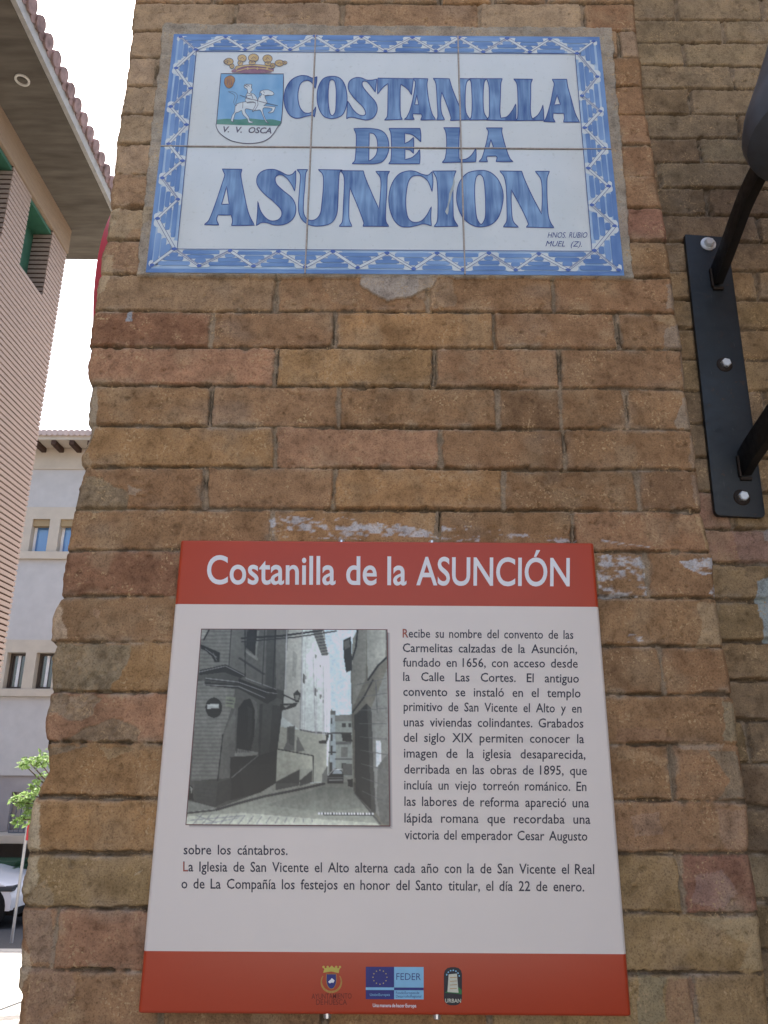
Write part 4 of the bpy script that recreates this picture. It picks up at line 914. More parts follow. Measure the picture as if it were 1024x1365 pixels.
    rd = pip(gx, gy, [(60, 960), (70, 905), (200, 892), (470, 822), (690, 772), (830, 772), (950, 960)]); gr = .72+.42*np.clip((gy-780)/170, 0, 1); img[rd] *= gr[rd][:, None]
    wb = pip(gx, gy, [(515, 60), (680, 60), (712, 190), (718, 300), (722, 460), (705, 770), (640, 775), (470, 775), (475, 620), (500, 420)]); gw = (.84+.22*np.clip((gx-520)/170, 0, 1))*(1.06-.16*np.clip((gy-200)/500, 0, 1)); img[wb] *= gw[wb][:, None]
    rb = pip(gx, gy, [(838, 60), (985, 60), (992, 965), (948, 965), (825, 812), (816, 500), (812, 300), (822, 190)]); g3 = .78+.28*np.clip((gx-825)/130, 0, 1); img[rb] *= g3[rb][:, None]
    k = np.array([.25, .5, .25])
    k = np.array([.15, .7, .15])
    for _ in range(1):
        img = np.apply_along_axis(lambda a: np.convolve(np.pad(a, 1, 'edge'), k, 'valid'), 0, img); img = np.apply_along_axis(lambda a: np.convolve(np.pad(a, 1, 'edge'), k, 'valid'), 1, img)
    img = (img-108)*1.28+112; colr = s2l(np.clip(img*np.array((.985, 1.0, .985)), 8, 245))*1.05
    pts = np.zeros((n, n, 3))
    for (cx, cy), wgt in zip((TL, TR, BR, BL2), ((1-u)*(1-v), u*(1-v), u*v, (1-u)*v)):
        q = IP(230+cx/3.4133, 820+cy/3.4133, 4); pts += np.asarray(q)[None, None]*wgt[..., None]
    return pts, colr
pts, colr = raster_photo()
M_PHOTO = attr_mat('photo_print', .3, .5)
ph = grid_mesh('printed_photograph', pts, M_PHOTO, body, col=colr, smooth=False)
corn = [IP(230+x/3.4133, 820+y/3.4133, 5) for x, y in ((132, 63), (977, 66), (989, 959), (61, 953))]
mb = MB(); stroke(mb, [(c_.x, c_.z) for c_ in corn], .0014, lambda x, z: (x, FY-.0006, z), 0, closed=True)
mb.build('photo_border', varied('border_red', (.16, .05, .05), .1, 60, .4), ph)
# soft grey offset edge printed behind the picture
def strip(name, a, b_, c_, d_, nseg=10):
    u = np.linspace(0, 1, nseg)[:, None, None]; v = np.linspace(0, 1, 2)[None, :, None]
    A, B_, C_, D_ = [np.asarray(IP(*q, 2)) for q in (a, b_, c_, d_)]
    pts = (A*(1-v)+B_*v)*(1-u)+(D_*(1-v)+C_*v)*u
    f = np.linspace(0, 1, nseg)[:, None]; base_ = np.array((.80, .725, .665)); dark = np.array((.10, .085, .10))
    k = np.clip((1-f)**1.3, 0, 1)[..., None]*.9; col = np.repeat(base_*(1-k)+dark*k, 2, 1)
    return pts, col
p1_, c1_ = strip('e', (516.5, 843), (520, 1101), (524.5, 1104), (521, 844)); p2_, c2_ = strip('e', (252, 1099.3), (520, 1101.3), (524.5, 1106), (253, 1104))
grid_mesh('photo_edge', p1_, attr_mat('edge_ink', .4), body, col=c1_); grid_mesh('photo_edge', p2_, bpy.data.materials['edge_ink'], body, col=c2_)

# ---- footer emblems
def FZ(k, sc=3.657, ox=380, oy=1260): return lambda x, y: IP(ox+x/sc, oy+y/sc, k)
M_NAVY = varied('ink_navy', (.018, .025, .19), .08, 60, .35); M_CYAN = varied('ink_sky', (.24, .52, .74), .06, 60, .35); M_YEL = varied('ink_yellow', (.62, .50, .10), .1, 60, .4); M_GLD = varied('ink_gold', (.45, .25, .06), .2, 300, .4)
M_DKR = varied('ink_maroon', (.16, .022, .014), .1, 60, .4); M_GR2 = varied('ink_green', (.03, .17, .05), .15, 200, .4); M_BLK = varied('ink_black', (.022, .022, .03), .1, 60, .4); M_CRM = varied('ink_cream', (.62, .62, .50), .1, 200, .4)
em = MB()
em_sh = catmull(parse("202,140* 250,140* 250,180 240,205 226,213 212,205 202,180")); wre = [(226+49*math.cos(a)*1.0, 178+50*math.sin(a)) for a in np.linspace(-.6, math.pi+.6, 22)]
stroke(em, wre, 11, FZ(2), 0, taper=True); fill_poly(em, [em_sh], FZ(3), 1); stroke(em, em_sh, 3, FZ(4), 0, closed=True)
fill_poly(em, [[(210, 178), (222, 168), (228, 160), (236, 166), (242, 172), (236, 184), (228, 182), (218, 186)]], FZ(5), 2)
fill_poly(em, [[(186, 134), (192, 116), (186, 108), (200, 112), (208, 104), (216, 110), (228, 100), (240, 110), (250, 104), (256, 112), (270, 110), (264, 120), (262, 136), (226, 128)]], FZ(3), 3)
for xx in (188, 208, 228, 250, 268): fill_poly(em, [[(xx+6*math.cos(a), 106+6*math.sin(a)) for a in np.linspace(0, 6.28, 9)[:-1]]], FZ(4), 3)
put_text(em, 'AYUNTAMIENTO', (380+130/3.657, 1260+262/3.657), (380+325/3.657, 1260+260/3.657), 7.0, lambda x, y: IP(x, y, 2), 4, .004, 0, 1)
put_text(em, 'DE HUESCA', (380+152/3.657, 1260+290/3.657), (380+302/3.657, 1260+290/3.657), 7.0, lambda x, y: IP(x, y, 2), 4, .004, 0, 1)
em.build('city_crest', [M_GLD, M_NAVY, M_TXW, M_YEL, M_DKR], foot)
eu = MB()
def rct(mb, x0, y0, x1, y1, k, mi): mb.quad(FZ(k)(x0, y0), FZ(k)(x1, y0+.6), FZ(k)(x1, y1+.6), FZ(k)(x0, y1), mi)
rct(eu, 394, 105, 532, 263, 2, 0); rct(eu, 532, 105.6, 676, 263.5, 2, 1); rct(eu, 394, 205, 532, 218, 3, 1); rct(eu, 532, 206, 676, 219, 3, 0)
for k in range(12):
    a = k*math.pi/6; cx_, cy_ = 463+34*math.cos(a), 156+34*math.sin(a)
    fill_poly(eu, [[(cx_+(4.2 if q % 2 == 0 else 1.7)*math.sin(q*math.pi/5), cy_-(4.2 if q % 2 == 0 else 1.7)*math.cos(q*math.pi/5)) for q in range(10)]], FZ(3), 2)
tt = lambda x, y: IP(x, y, 4)
def zf(x, y): return 380+x/3.657, 1260+y/3.657
put_text(eu, 'FEDER', zf(543, 169), zf(662, 170), 9.0, tt, 0, -.006, 0, 1); put_text(eu, 'Unión Europea', zf(414, 247), zf(512, 247), 3.4, tt, 1, 0, 0, 1)
put_text(eu, 'Fondo Europeo de', zf(541, 238), zf(655, 238), 3.4, tt, 0, 0, 0, 1); put_text(eu, 'Desarrollo Regional', zf(541, 255), zf(664, 255), 3.4, tt, 0, 0, 0, 1)
put_text(eu, 'Una manera de hacer Europa', zf(428, 301), zf(640, 303), 4.6, tt, 3, .016, 0, .8)
eu.build('flag_emblem', [M_NAVY, M_CYAN, M_YEL, M_TXW], foot)
ub = MB()
fill_poly(ub, [[(x, y) for x, y in rrect(819, 200, 44, 93, False)]], FZ(2), 0)
fill_poly(ub, [[(780, 232), (800, 210), (840, 200), (862, 218), (862, 240), (820, 234)]], FZ(3), 1)
fill_poly(ub, [[(798, 142), (838, 138), (846, 232), (792, 228)]], FZ(4), 2)
for k in range(4): stroke(ub, [(804, 158+k*18), (838, 156+k*18)], 3, FZ(5), 3)
for k in range(7):
    a = math.radians(-160+k*23); stroke(ub, [(818+33*math.cos(a), 160+38*math.sin(a)), (818+33*math.cos(a+.2), 160+38*math.sin(a+.2))], 6, FZ(5), 4)
put_text(ub, 'URBAN', zf(781, 279), zf(858, 280), 5.0, tt, 2, .012, 0, 1)
ub.build('tower_emblem', [M_BLK, M_GR2, M_CRM, M_GLD, M_CYAN], foot)

# ================================================================== LAMP BRACKET ON THE RECESSED FACE
def iron(name, base, chip, amt):
    m, t, b = mat(name, .45, .45)
    n = noise_node(t, 9, 5); n2 = noise_node(t, 70, 5, rough=.7); n3 = noise_node(t, 160, 3, (1, 1, .25))
    c = mixc(t, ramp(t, n.outputs['Fac'], [(.4, (0, 0, 0)), (.7, (.8, .8, .8))]).outputs[0], base, tuple(v*1.9+.004 for v in base))
    g = nd(t, 'ShaderNodeMath', operation='MULTIPLY'); t.links.new(ramp(t, n2.outputs['Fac'], [(.6, (0, 0, 0)), (.68, (1, 1, 1))]).outputs[0], g.inputs[0]); t.links.new(ramp(t, n.outputs['Fac'], [(.45, (0, 0, 0)), (.6, (amt, amt, amt))]).outputs[0], g.inputs[1])
    c = mixc(t, g.outputs[0], c, chip)
    c = mixc(t, ramp(t, n3.outputs['Fac'], [(.66, (0, 0, 0)), (.74, (.35, .35, .35))]).outputs[0], c, (.10, .10, .10))
    t.links.new(c, b.inputs['Base Color'])
    r = ramp(t, n2.outputs['Fac'], [(.3, (.32, .32, .32)), (.7, (.62, .62, .62))]); t.links.new(r.outputs[0], b.inputs['Roughness'])
    bump(t, b, n2.outputs['Fac'], .25, .0012); return m
M_IRON = iron('black_iron', (.012, .016, .021), (.09, .045, .025), .7); M_ARM = iron('iron_arm', (.009, .008, .008), (.07, .04, .03), .6); M_RUST = varied('rusty_weld', (.032, .022, .017), .4, 90, .7, .3, .3)
M_ZINC, t, b = mat('bolt_zinc', .36, .5); b.inputs['Metallic'].default_value = .5; b.inputs['Base Color'].default_value = (.82, .86, .88, 1)
M_LANT = varied('lantern_paint', (.11, .128, .155), .2, 25, .42, .45)
YP = D2-.012
lamp_c = atY(965, 500, YP)
lamp = thing('wall_lantern', 'black iron wall lantern on a bolted plate with two arms, right of the signs', 'lantern', (lamp_c.x, D2, atY(985, 690, YP).z))
corners = [(913, 312), (970, 316), (1021, 690), (954, 687)]
def plate_outline():
    c4 = [atY(x, y, YP) for x, y in corners]; pts = []
    for i in range(4):
        p = Vector((c4[i].x, c4[i].z)); a = Vector((c4[i-1].x, c4[i-1].z)); b_ = Vector((c4[(i+1) % 4].x, c4[(i+1) % 4].z))
        r = .003 if i < 2 else .010
        pa = p+(a-p).normalized()*r; pb = p+(b_-p).normalized()*r
        for k in range(5):
            u = k/4; q = pa*(1-u)**2+p*2*u*(1-u)+pb*u*u; pts.append((q.x, q.y))
    return pts
po = plate_outline(); mb = MB(); n = len(po)
mb.v = [(x, YP, z) for x, z in po]+[(x, YP+.010, z) for x, z in po]; mb.f = [tuple(range(n)), tuple(range(2*n-1, n-1, -1))]+[(i, (i+1) % n, n+(i+1) % n, n+i) for i in range(n)]; mb.mi = [0]*len(mb.f)
plate = mb.build('wall_plate', M_IRON, lamp, bevel=.0012, smooth=True)
for k, (bx, by) in enumerate(((944, 325.5), (966, 486), (989, 663))):
    c_ = atY(bx, by, YP); mb = MB()
    mb.lathe((c_.x, YP, c_.z), (0, -1, 0), [(.0150, 0), (.0150, .0018), (.0100, .0024)] if k == 0 else [(.0150, 0), (.0135, .002), (.010, .0035)], 28, 0 if k == 0 else 1)
    mb.lathe((c_.x, YP-.002, c_.z), (0, -1, 0), [(.0092, 0), (.0092, .0075), (.0074, .0092)], 6, 0)
    mb.build('bolt', [M_ZINC, M_RUST], plate)
XA = atY(953, 378, YP).x+.004
def flatbar(mb, pts, wz, tx):
    """flat iron in the plane X=XA: pts (y,z); wz width in plane, tx thickness across"""
    V = []
    n = len(pts)
    for i in range(n):
        a = pts[max(i-1, 0)]; c_ = pts[min(i+1, n-1)]; ty, tz = c_[0]-a[0], c_[1]-a[1]; l = math.hypot(ty, tz); ny, nz = -tz/l*wz/2, ty/l*wz/2
        y, z = pts[i]; V += [(XA-tx/2, y+ny, z+nz), (XA+tx/2, y+ny, z+nz), (XA+tx/2, y-ny, z-nz), (XA-tx/2, y-ny, z-nz)]
    n0 = len(mb.v); mb.v += V
    for i in range(n-1):
        for k in range(4):
            a, b_ = n0+i*4+k, n0+i*4+(k+1) % 4; mb.f.append((a, b_, b_+4, a+4)); mb.mi.append(0)
    mb.f.append((n0, n0+1, n0+2, n0+3)); mb.f.append(tuple(n0+(n-1)*4+k for k in (3, 2, 1, 0))); mb.mi += [0, 0]
def yz(x, y):
    p = atX(x, y, XA); return (p.y, p.z)
arm_px = [(957, 366), (968, 336), (980, 303), (993, 268), (1008, 236), (1026, 203)]
a0 = [yz(*q) for q in arm_px]
ARM = [(YP+.0, a0[0][1])]+a0[1:]
ex = a0[-1]; dy, dz = a0[-1][0]-a0[-2][0], a0[-1][1]-a0[-2][1]; l = math.hypot(dy, dz)
ARM += [(ex[0]+dy/l*.06*(k+1), ex[1]+dz/l*.06*(k+1)-.006*k*k) for k in range(5)]
def smooth_path(p, n=6):
    q = catmull([(a, b_, False) for a, b_ in p], False, n); return q
mb = MB(); flatbar(mb, smooth_path(ARM), .042, .016); mb.build('upper_arm', M_ARM, lamp, bevel=.001, smooth=True)
b0 = [yz(*q) for q in ((984, 626), (1004, 598), (1026, 566))]
LOW = [(YP, b0[0][1])]+b0[1:]; dy, dz = b0[-1][0]-b0[-2][0], b0[-1][1]-b0[-2][1]; l = math.hypot(dy, dz)
LOW += [(b0[-1][0]+dy/l*.1*(k+1), b0[-1][1]+dz/l*.1*(k+1)) for k in range(4)]
mb = MB(); flatbar(mb, smooth_path(LOW), .048, .016); mb.build('lower_arm', M_ARM, lamp, bevel=.001, smooth=True)
for z_ in (a0[0][1]-.004, b0[0][1]-.004):
    mb = MB(); mb.box(XA-.0125, XA-.0085, YP-.007, YP, z_-.020, z_+.020); mb.box(XA-.010, XA+.010, YP-.006, YP, z_-.026, z_-.0205); mb.build('weld_seam', M_RUST, plate, bevel=.0012)
# lantern body: a bell with its rim on the arm
_pl = atY(1003, 165, .96); LC = Vector((_pl.x+.131, .96, _pl.z-.02))
mb = MB()
mb.lathe(LC, (0, 0, 1), [(.040, -.002), (.105, 0), (.128, .012), (.134, .032), (.128, .060), (.104, .12), (.078, .19), (.055, .27), (.035, .32), (.012, .34)], 40)
mb.build('lantern_body', M_LANT, lamp, smooth=True)

# ================================================================== LEFT BUILDING
VPX = 500.0
adir = ray(VPX, 1021); adir.z = 0; adir.normalize(); nrm = Vector((adir.y, -adir.x, 0))    # towards the street
corner = atY(50, 590, 8.7); corner.z = 0
def fpl(x, y):
    p = hit(x, y, corner, nrm); return (p-corner).dot(adir), p.z
def FR(s_, d_, z_): return corner+adir*s_+nrm*d_+Vector((0, 0, z_))
zs_ = fpl(95, 308)[1]                                  # soffit height
def zpl(x, y):
    p = atZ(x, y, zs_)-corner; return p.dot(adir), p.dot(nrm)
d_e = np.mean([zpl(*q)[1] for q in ((39.6, 63), (66, 116), (92, 169), (119, 219), (144, 266))]); s_e = zpl(118, 346)[0]
w2 = [fpl(*q) for q in ((42, 262), (71, 308), (57, 392), (28, 347))]
ws0, ws1 = (w2[0][0]+w2[3][0])/2, (w2[1][0]+w2[2][0])/2; wz1 = (w2[0][1]+w2[1][1])/2; wz0 = (w2[2][1]+w2[3][1])/2
left = thing('brick_house', 'pinkish ribbed brick house with deep concrete eave and green shutters, left of the near wall', 'house', corner+adir*-4)
M_LB = varied('pale_brick', (.40, .308, .26), .18, 30, .85, .15, .2, .002, (1, 1, 6)); M_LJ = varied('brick_joint', (.075, .04, .03), .2, 60, .95, .1)
M_BAND = varied('bounce_lit_brick', (.32, .235, .165), .12, 26, .85, .2, .15, .002, (.3, .3, 6)); M_CONC = varied('board_concrete', (.125, .11, .09), .34, 3.4, .9, .15, .15, .004, (.5, 3.0, 1)); M_GREENP = varied('green_paint', (.035, .12, .075), .15, 12, .45, .4)  # lintel band's orange tone stands in for light bounced onto the brick
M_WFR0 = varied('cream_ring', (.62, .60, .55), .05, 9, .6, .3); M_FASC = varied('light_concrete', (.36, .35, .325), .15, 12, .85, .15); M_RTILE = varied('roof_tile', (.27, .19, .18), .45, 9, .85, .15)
zband = wz1+.02
BACK = -16.0
cs_h = .064
mb = MB()
z_ = -2.5
ww = ws1-ws0; pitch_w = ws1-fpl(19, 224)[0]
wins = [(ws0-k*pitch_w, ws1-k*pitch_w) for k in range(4)]
def wall_spans(zlo, zhi):
    if zhi <= wz0 or zlo >= wz1: return [(BACK, 0)]
    sp = []; end = 0
    for a, b_ in wins: sp.append((b_, end)); end = a
    sp.append((BACK, end)); return sp
while z_ < zband-.001:
    z2 = min(z_+cs_h, zband)
    for a, b_ in wall_spans(z_, z2-.01): mb.fbox(FR, a, b_, -.30, 0, z_, z2-.020, 0)
    for a, b_ in wall_spans(z_, z2-.01): mb.fbox(FR, a+.005, b_-.012, -.29, -.016, z2-.020, z2, 1)
    z_ = z2
mb.fbox(FR, BACK, -.05, -8, -.3, -2.5, zs_-.02, 1)
mb.build('ribbed_wall', [M_LB, M_LJ], left)
mb = MB(); z_ = zband
while z_ < zs_-.005:
    z2 = min(z_+cs_h, zs_); mb.fbox(FR, BACK, .012, -.30, .012, z_, z2-.006, 0); mb.fbox(FR, BACK, .004, -.29, .004, z2-.006, z2, 1); z_ = z2
mb.build('lintel_band', [M_BAND, varied('band_joint', (.30, .18, .10), .2, 60, .9)], left)
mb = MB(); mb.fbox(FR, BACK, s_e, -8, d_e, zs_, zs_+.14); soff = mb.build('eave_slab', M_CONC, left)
mb = MB(); mb.fbox(FR, BACK, s_e+.01, d_e+.001, d_e+.05, zs_+.012, zs_+.17); mb.fbox(FR, BACK, s_e+.0, s_e and d_e-.25, d_e, zs_+.142, zs_+.16) if False else None
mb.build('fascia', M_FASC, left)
q = zpl(30, 106); mb = MB(); cc = FR(q[0], q[1], zs_-.001)
mb.lathe(cc, (0, 0, -1), [(.075, 0), (.075, .015), (.058, .018), (.055, .003)], 28, 0); dl = mb.build('downlight', M_WFR0, left, smooth=True)
mb = MB(); mb.lathe(cc+Vector((0, 0, -.0035)), (0, 0, -1), [(.052, 0), (.052, .001), (.03, .001), (.028, .008), (.012, .010)], 24, 0); mb.build('lens', M_CONC, dl, smooth=True)
mb = MB(); tp = .20
sl_ = math.radians(16)
k = 0
while -k*tp > BACK:
    s0 = s_e-.1-k*tp; k += 1
    p0 = FR(s0, d_e+.10, zs_+.205); p1 = FR(s0, d_e-3.2, zs_+.205+3.3*math.tan(sl_))
    mb.tube([p0, p0+(p1-p0)*.12, p1], [.080, .078, .07], 12)
    p0 = FR(s0-tp/2, d_e+.07, zs_+.175); p1 = FR(s0-tp/2, d_e-3.2, zs_+.175+3.3*math.tan(sl_))
    mb.tube([p0, p1], [.055, .055], 8)
mb.fbox(FR, BACK, s_e, -8, d_e-.05, zs_+.14, zs_+.15)
mb.build('tiled_roof', M_RTILE, left, smooth=True)
for a, b_ in wins:
    mb = MB(); mb.fbox(FR, a+.002, b_-.002, -.30, -.235, wz0, wz1-.002); f_ = mb.build('shutter', M_GREENP, left)
    mb = MB(); mb.fbox(FR, a+.004, b_-.004, -.235, -.02, wz1-.05, wz1-.004); mb.fbox(FR, a+.004, a+.05, -.235, -.06, wz0+.01, wz1-.05); mb.build('window_frame', M_GREENP, f_)

# ================================================================== GROUND
def gz(Y): return -.093*max(0, Y-2) if Y < 22 else -.093*20
M_PAVE = varied('pale_paving', (.50, .48, .44), .15, 4, .9, .2, .2, .004); M_ASPH = varied('asphalt', (.055, .055, .058), .3, 30, .9, .25, .3, .003)
def sheet(name, x0, x1, ys, m, dz=0):
    mb = MB()
    for a, b_ in zip(ys[:-1], ys[1:]): mb.quad((x0, a, gz(a)+dz), (x1, a, gz(a)+dz), (x1, b_, gz(b_)+dz), (x0, b_, gz(b_)+dz))
    return tag(mb.build(name, m), kind='structure')
sheet('ground', -400, 400, [-400, 2, 8, 22, 600], M_ASPH, -.01)
M_SLAB = mat('slab_paving', .9, .2)[0]
sheet('pavement', -12, 12, [7.0, 12.75], M_PAVE, 0); sheet('bounce_plaza', -40, 40, [-60, -4.0], M_PAVE, 0)  # second sheet added unseen behind the camera to bounce warm light
mb = MB(); ja = atZ(-60, 1363, 0); 
for (xa, ya), (xb, yb) in (((-60, 1369), (60, 1324)), ((-160, 1335), (90, 1303))):
    pa = [None, None]
    for i, (x_, y_) in enumerate(((xa, ya), (xb, yb))):
        Yg = 9.0
        for _ in range(20): Yg = atZ(x_, y_, gz(Yg)).y
        pa[i] = Vector((atZ(x_, y_, gz(Yg)).x, Yg, gz(Yg)+.004))
    dv = (pa[1]-pa[0]).normalized(); nv = Vector((-dv.y, dv.x, 0))*.02
    mb.quad(pa[0]-nv-dv*2, pa[1]-nv+dv*2, pa[1]+nv+dv*2, pa[0]+nv-dv*2)
    break
tag(mb.build('pavement_joint', M_ASPH), kind='structure')
mb = MB(); mb.box(-12, 12, 12.75, 12.95, gz(12.8)-.15, gz(12.8)+.01); tag(mb.build('kerb', M_FASC), kind='structure')

# ================================================================== APARTMENT BLOCK ACROSS THE STREET
BY = 19.5
def B(x, y, Y=BY): p = atY(x, y, Y); return p.x, p.z
def bx(x): return atY(x, 800, BY).x
def bz(y): return atY(60, y, BY).z
apt = thing('apartment_block', 'pale grey apartment block with beige window bands and a tiled eave, across the street', 'building', (bx(60), BY, gz(BY)))
M_PLAS = varied('grey_plaster', (.50, .475, .45), .08, 3, .9, .15, .1, .004); M_BEIGE = varied('beige_stone', (.52, .45, .36), .10, 2.2, .85, .2); M_WOOD = varied('dark_timber', (.07, .04, .028), .3, 8, .8, .2)
M_WFR = varied('white_frame', (.78, .78, .78), .04, 5, .4, .4)
def glass(name, c, rough=.04):
    m, t, b = mat(name, rough, .8); b.inputs['Base Color'].default_value = (*c, 1); b.inputs['Metallic'].default_value = .0; b.inputs['Coat Weight'].default_value = 1.0; b.inputs['Coat Roughness'].default_value = .03
    n = noise_node(t, 1.2, 2); bump(t, b, n.outputs['Fac'], .05, .02); return m
M_DFR = varied('brown_frame', (.07, .055, .045), .15, 5, .5, .4)
M_GLB = glass('glass_sky_reflection', (.10, .23, .45)); M_GLD2 = glass('window_glass_dark', (.035, .03, .03))  # blue base colour paints the sky reflected in the upper panes
X0, X1 = bx(-330), bx(420)
zE = bz(597)
ww_ = bx(53)-bx(29)
pit = bx(88)-bx(50)
def wins_row(y0, y1):
    z1_, z0_ = bz(y0), bz(y1); return [(bx(28)+k*pit, bx(28)+k*pit+ww_, z0_, z1_) for k in range(-3, 5)]
rowA = wins_row(692, 736); rowB = [(a-.12, b_-.12, z0_, z1_) for a, b_, z0_, z1_ in wins_row(870, 918)]
def band(mb, zlo, zhi, wins_, depth=.22, proud=0.0):
    """a storey-high strip with openings cut out"""
    end = X0
    for a, b_, z0_, z1_ in wins_:
        mb.box(end, a, BY-proud, BY+depth, zlo, zhi); mb.box(a, b_, BY-proud, BY+depth, zlo, z0_) if z0_ > zlo+.01 else None
        mb.box(a, b_, BY-proud, BY+depth, z1_, zhi) if zhi > z1_+.01 else None
        end = b_
    mb.box(end, X1, BY-proud, BY+depth, zlo, zhi)
mb = MB()
vent = (bx(93), bx(112), bz(661), bz(645))
band(mb, bz(676), bz(624), [vent]); mb.box(X0, X1, BY, BY+.22, bz(853), bz(746)); mb.box(X0, X1, BY, BY+.22, bz(1034), bz(929))
mb.box(X0, X1, BY+.30, BY+9, gz(BY)-.5, zE-.1)
mb.build('plaster_wall', M_PLAS, apt)
mb = MB()
band(mb, bz(736)+.002, bz(676)-.002, rowA, proud=.02); band(mb, bz(919)+.002, bz(853)-.002, rowB, proud=.02); mb.box(X0, X1, BY-.03, BY+.22, bz(624)+.002, zE-.03)
mb.build('stone_band', M_BEIGE, apt)
mb = MB(); mb.box(X0, X1, BY-.10, BY+.22, bz(746)+.002, bz(736)-.002); mb.box(X0, X1, BY-.10, BY+.22, bz(929)+.002, bz(919)-.002); mb.box(X0, X1, BY-.05, BY+.22, bz(626), bz(623)); mb.build('window_sill', M_BEIGE, apt, bevel=.01)
for (a, b_, z0_, z1_), gl in [(q, M_GLB) for q in rowA]+[(q, M_GLD2) for q in rowB]+[(vent, M_GLD2)]:
    mb = MB(); fw = .06; yf = BY+.19
    mb.box(a, a+fw, yf, yf+.06, z0_, z1_); mb.box(b_-fw, b_, yf, yf+.06, z0_, z1_); mb.box(a+fw, b_-fw, yf, yf+.06, z0_, z0_+fw); mb.box(a+fw, b_-fw, yf, yf+.06, z1_-fw, z1_)
    wf = mb.build('window', M_WFR if gl is M_GLB or b_-a < .4 else M_DFR, apt)
    mb = MB(); mb.box(a+fw*.9, b_-fw*.9, yf+.03, yf+.035, z0_+fw*.9, z1_-fw*.9); mb.build('pane', gl, wf)
    if gl is M_GLD2 and b_-a > .4: mb = MB(); mb.box((a+b_)/2-.035, (a+b_)/2+.035, yf-.003, yf+.029, z0_+fw*.95, z1_-fw*.95); mb.build('mullion', M_WFR, wf)
    if gl is M_GLB:
        mb = MB(); mb.box(a, b_, BY+.03, BY+.185, z1_-.18, z1_); mb.build('blind_box', varied('blind_tan', (.33, .24, .13), .1, 4, .8), wf)
mb = MB(); mb.box(X0, X1, BY-.62, BY+9, zE-.02, zE+.10); mb.build('eave_board', M_BEIGE, apt)
for k in range(-9, 14):
    xx = bx(54)+k*(bx(79)-bx(54)); mb = MB(); mb.box(xx-.06, xx+.07, BY-.60, BY-.0, zE-.15, zE-.022); mb.build('rafter_tail', M_WOOD, apt, bevel=.02)
mb = MB(); tpx = (bx(100)-bx(50))/6.6; xx = X0
while xx < X1:
    mb.tube([(xx, BY-.70, zE+.15), (xx, BY+4, zE+1.45)], [.085, .085], 8); xx += tpx
mb.box(X0, X1, BY-.62, BY+4, zE+.101, zE+.12)
mb.build('roof', varied('pale_roof_tile', (.55, .45, .42), .2, 5, .85), apt, smooth=True)
# lower floor: recessed wall, balcony with railing, garage shadow as a dark wall
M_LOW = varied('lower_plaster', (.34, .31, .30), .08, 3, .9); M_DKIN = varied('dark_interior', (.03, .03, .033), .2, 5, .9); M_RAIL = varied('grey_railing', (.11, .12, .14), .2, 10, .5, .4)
mb = MB(); dr = (bx(14), bx(36), bz(1108), bz(1056))
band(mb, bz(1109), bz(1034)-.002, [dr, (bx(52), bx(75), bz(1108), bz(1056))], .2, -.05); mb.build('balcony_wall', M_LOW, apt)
mb = MB(); mb.box(X0, X1, BY-.9, BY+.25, bz(1120), bz(1109.5)); mb.build('balcony_slab', M_BEIGE, apt, bevel=.01)
for q0, q1 in ((-60, -9), (9, 55), (75, 160)):
    mb = MB(); xa, xb = bx(q0), bx(q1); yb_ = BY-.82; zt2, zb2 = bz(1063), bz(1107)
    mb.box(xa, xb, yb_-.02, yb_+.02, zt2-.04, zt2); mb.box(xa, xb, yb_-.02, yb_+.02, zb2, zb2+.03)
    xx = xa
    while xx <= xb: mb.box(xx-.008, xx+.008, yb_-.008, yb_+.008, zb2+.03, zt2-.04); xx += .11
    mb.build('balcony_railing', M_RAIL, apt)
mb = MB(); mb.box(bx(-8), bx(7), BY-.85, BY-.8, bz(1112), bz(1062)); mb.build('balcony_screen', varied('frosted_screen', (.42, .47, .53), .1, 3, .3, .5), apt)
mb = MB(); mb.box(X0, X1, BY-.05, BY+.2, gz(BY)-.4, bz(1120)-.002); mb.build('ground_floor_wall', varied('garage_shadow_tone', (.16, .15, .145), .15, 3, .9), apt)  # garage shadow put into the wall's dark colour

# ================================================================== SMALL THINGS DOWN THE STREET
def ground_hit(x, y, Y0=12):
    Yg = Y0
    for _ in range(40): Yg = atZ(x, y, gz(Yg)).y
    return atZ(x, y, gz(Yg))
# round red sign on the flank of the near wall
XS = atY(120, 430, D).x-.045
arc = [atX(x, y, XS) for x, y in ((144, 286), (136, 304), (128, 334.5), (124.3, 360), (122.5, 380), (120.5, 428))]
A = np.array([(2*p.y, 2*p.z, 1) for p in arc]); rh = np.array([p.y**2+p.z**2 for p in arc]); sol = np.linalg.lstsq(A, rh, rcond=None)[0]
cR = math.sqrt(max(1e-6, sol[2]+sol[0]**2+sol[1]**2))
M_SRED = varied('sign_red', (.42, .028, .04), .08, 12, .4, .4)
DC = Vector((XS, sol[0], sol[1]))
disc = thing('round_sign', 'round red sign plate on the corner flank, only its red edge peeking out', 'sign', DC)
mb = MB(); mb.lathe(DC+Vector((.019, 0, 0)), (-1, 0, 0), [(cR-.004, 0), (cR, .002), (cR, .014), (cR-.004, .016)], 72); mb.build('plate', M_SRED, disc, smooth=True)
mb = MB(); mb.box(XS+.008, XS+.10, DC.y-.02, DC.y+.02, DC.z-.02, DC.z+.02); mb.build('bracket', M_CLIP, disc)
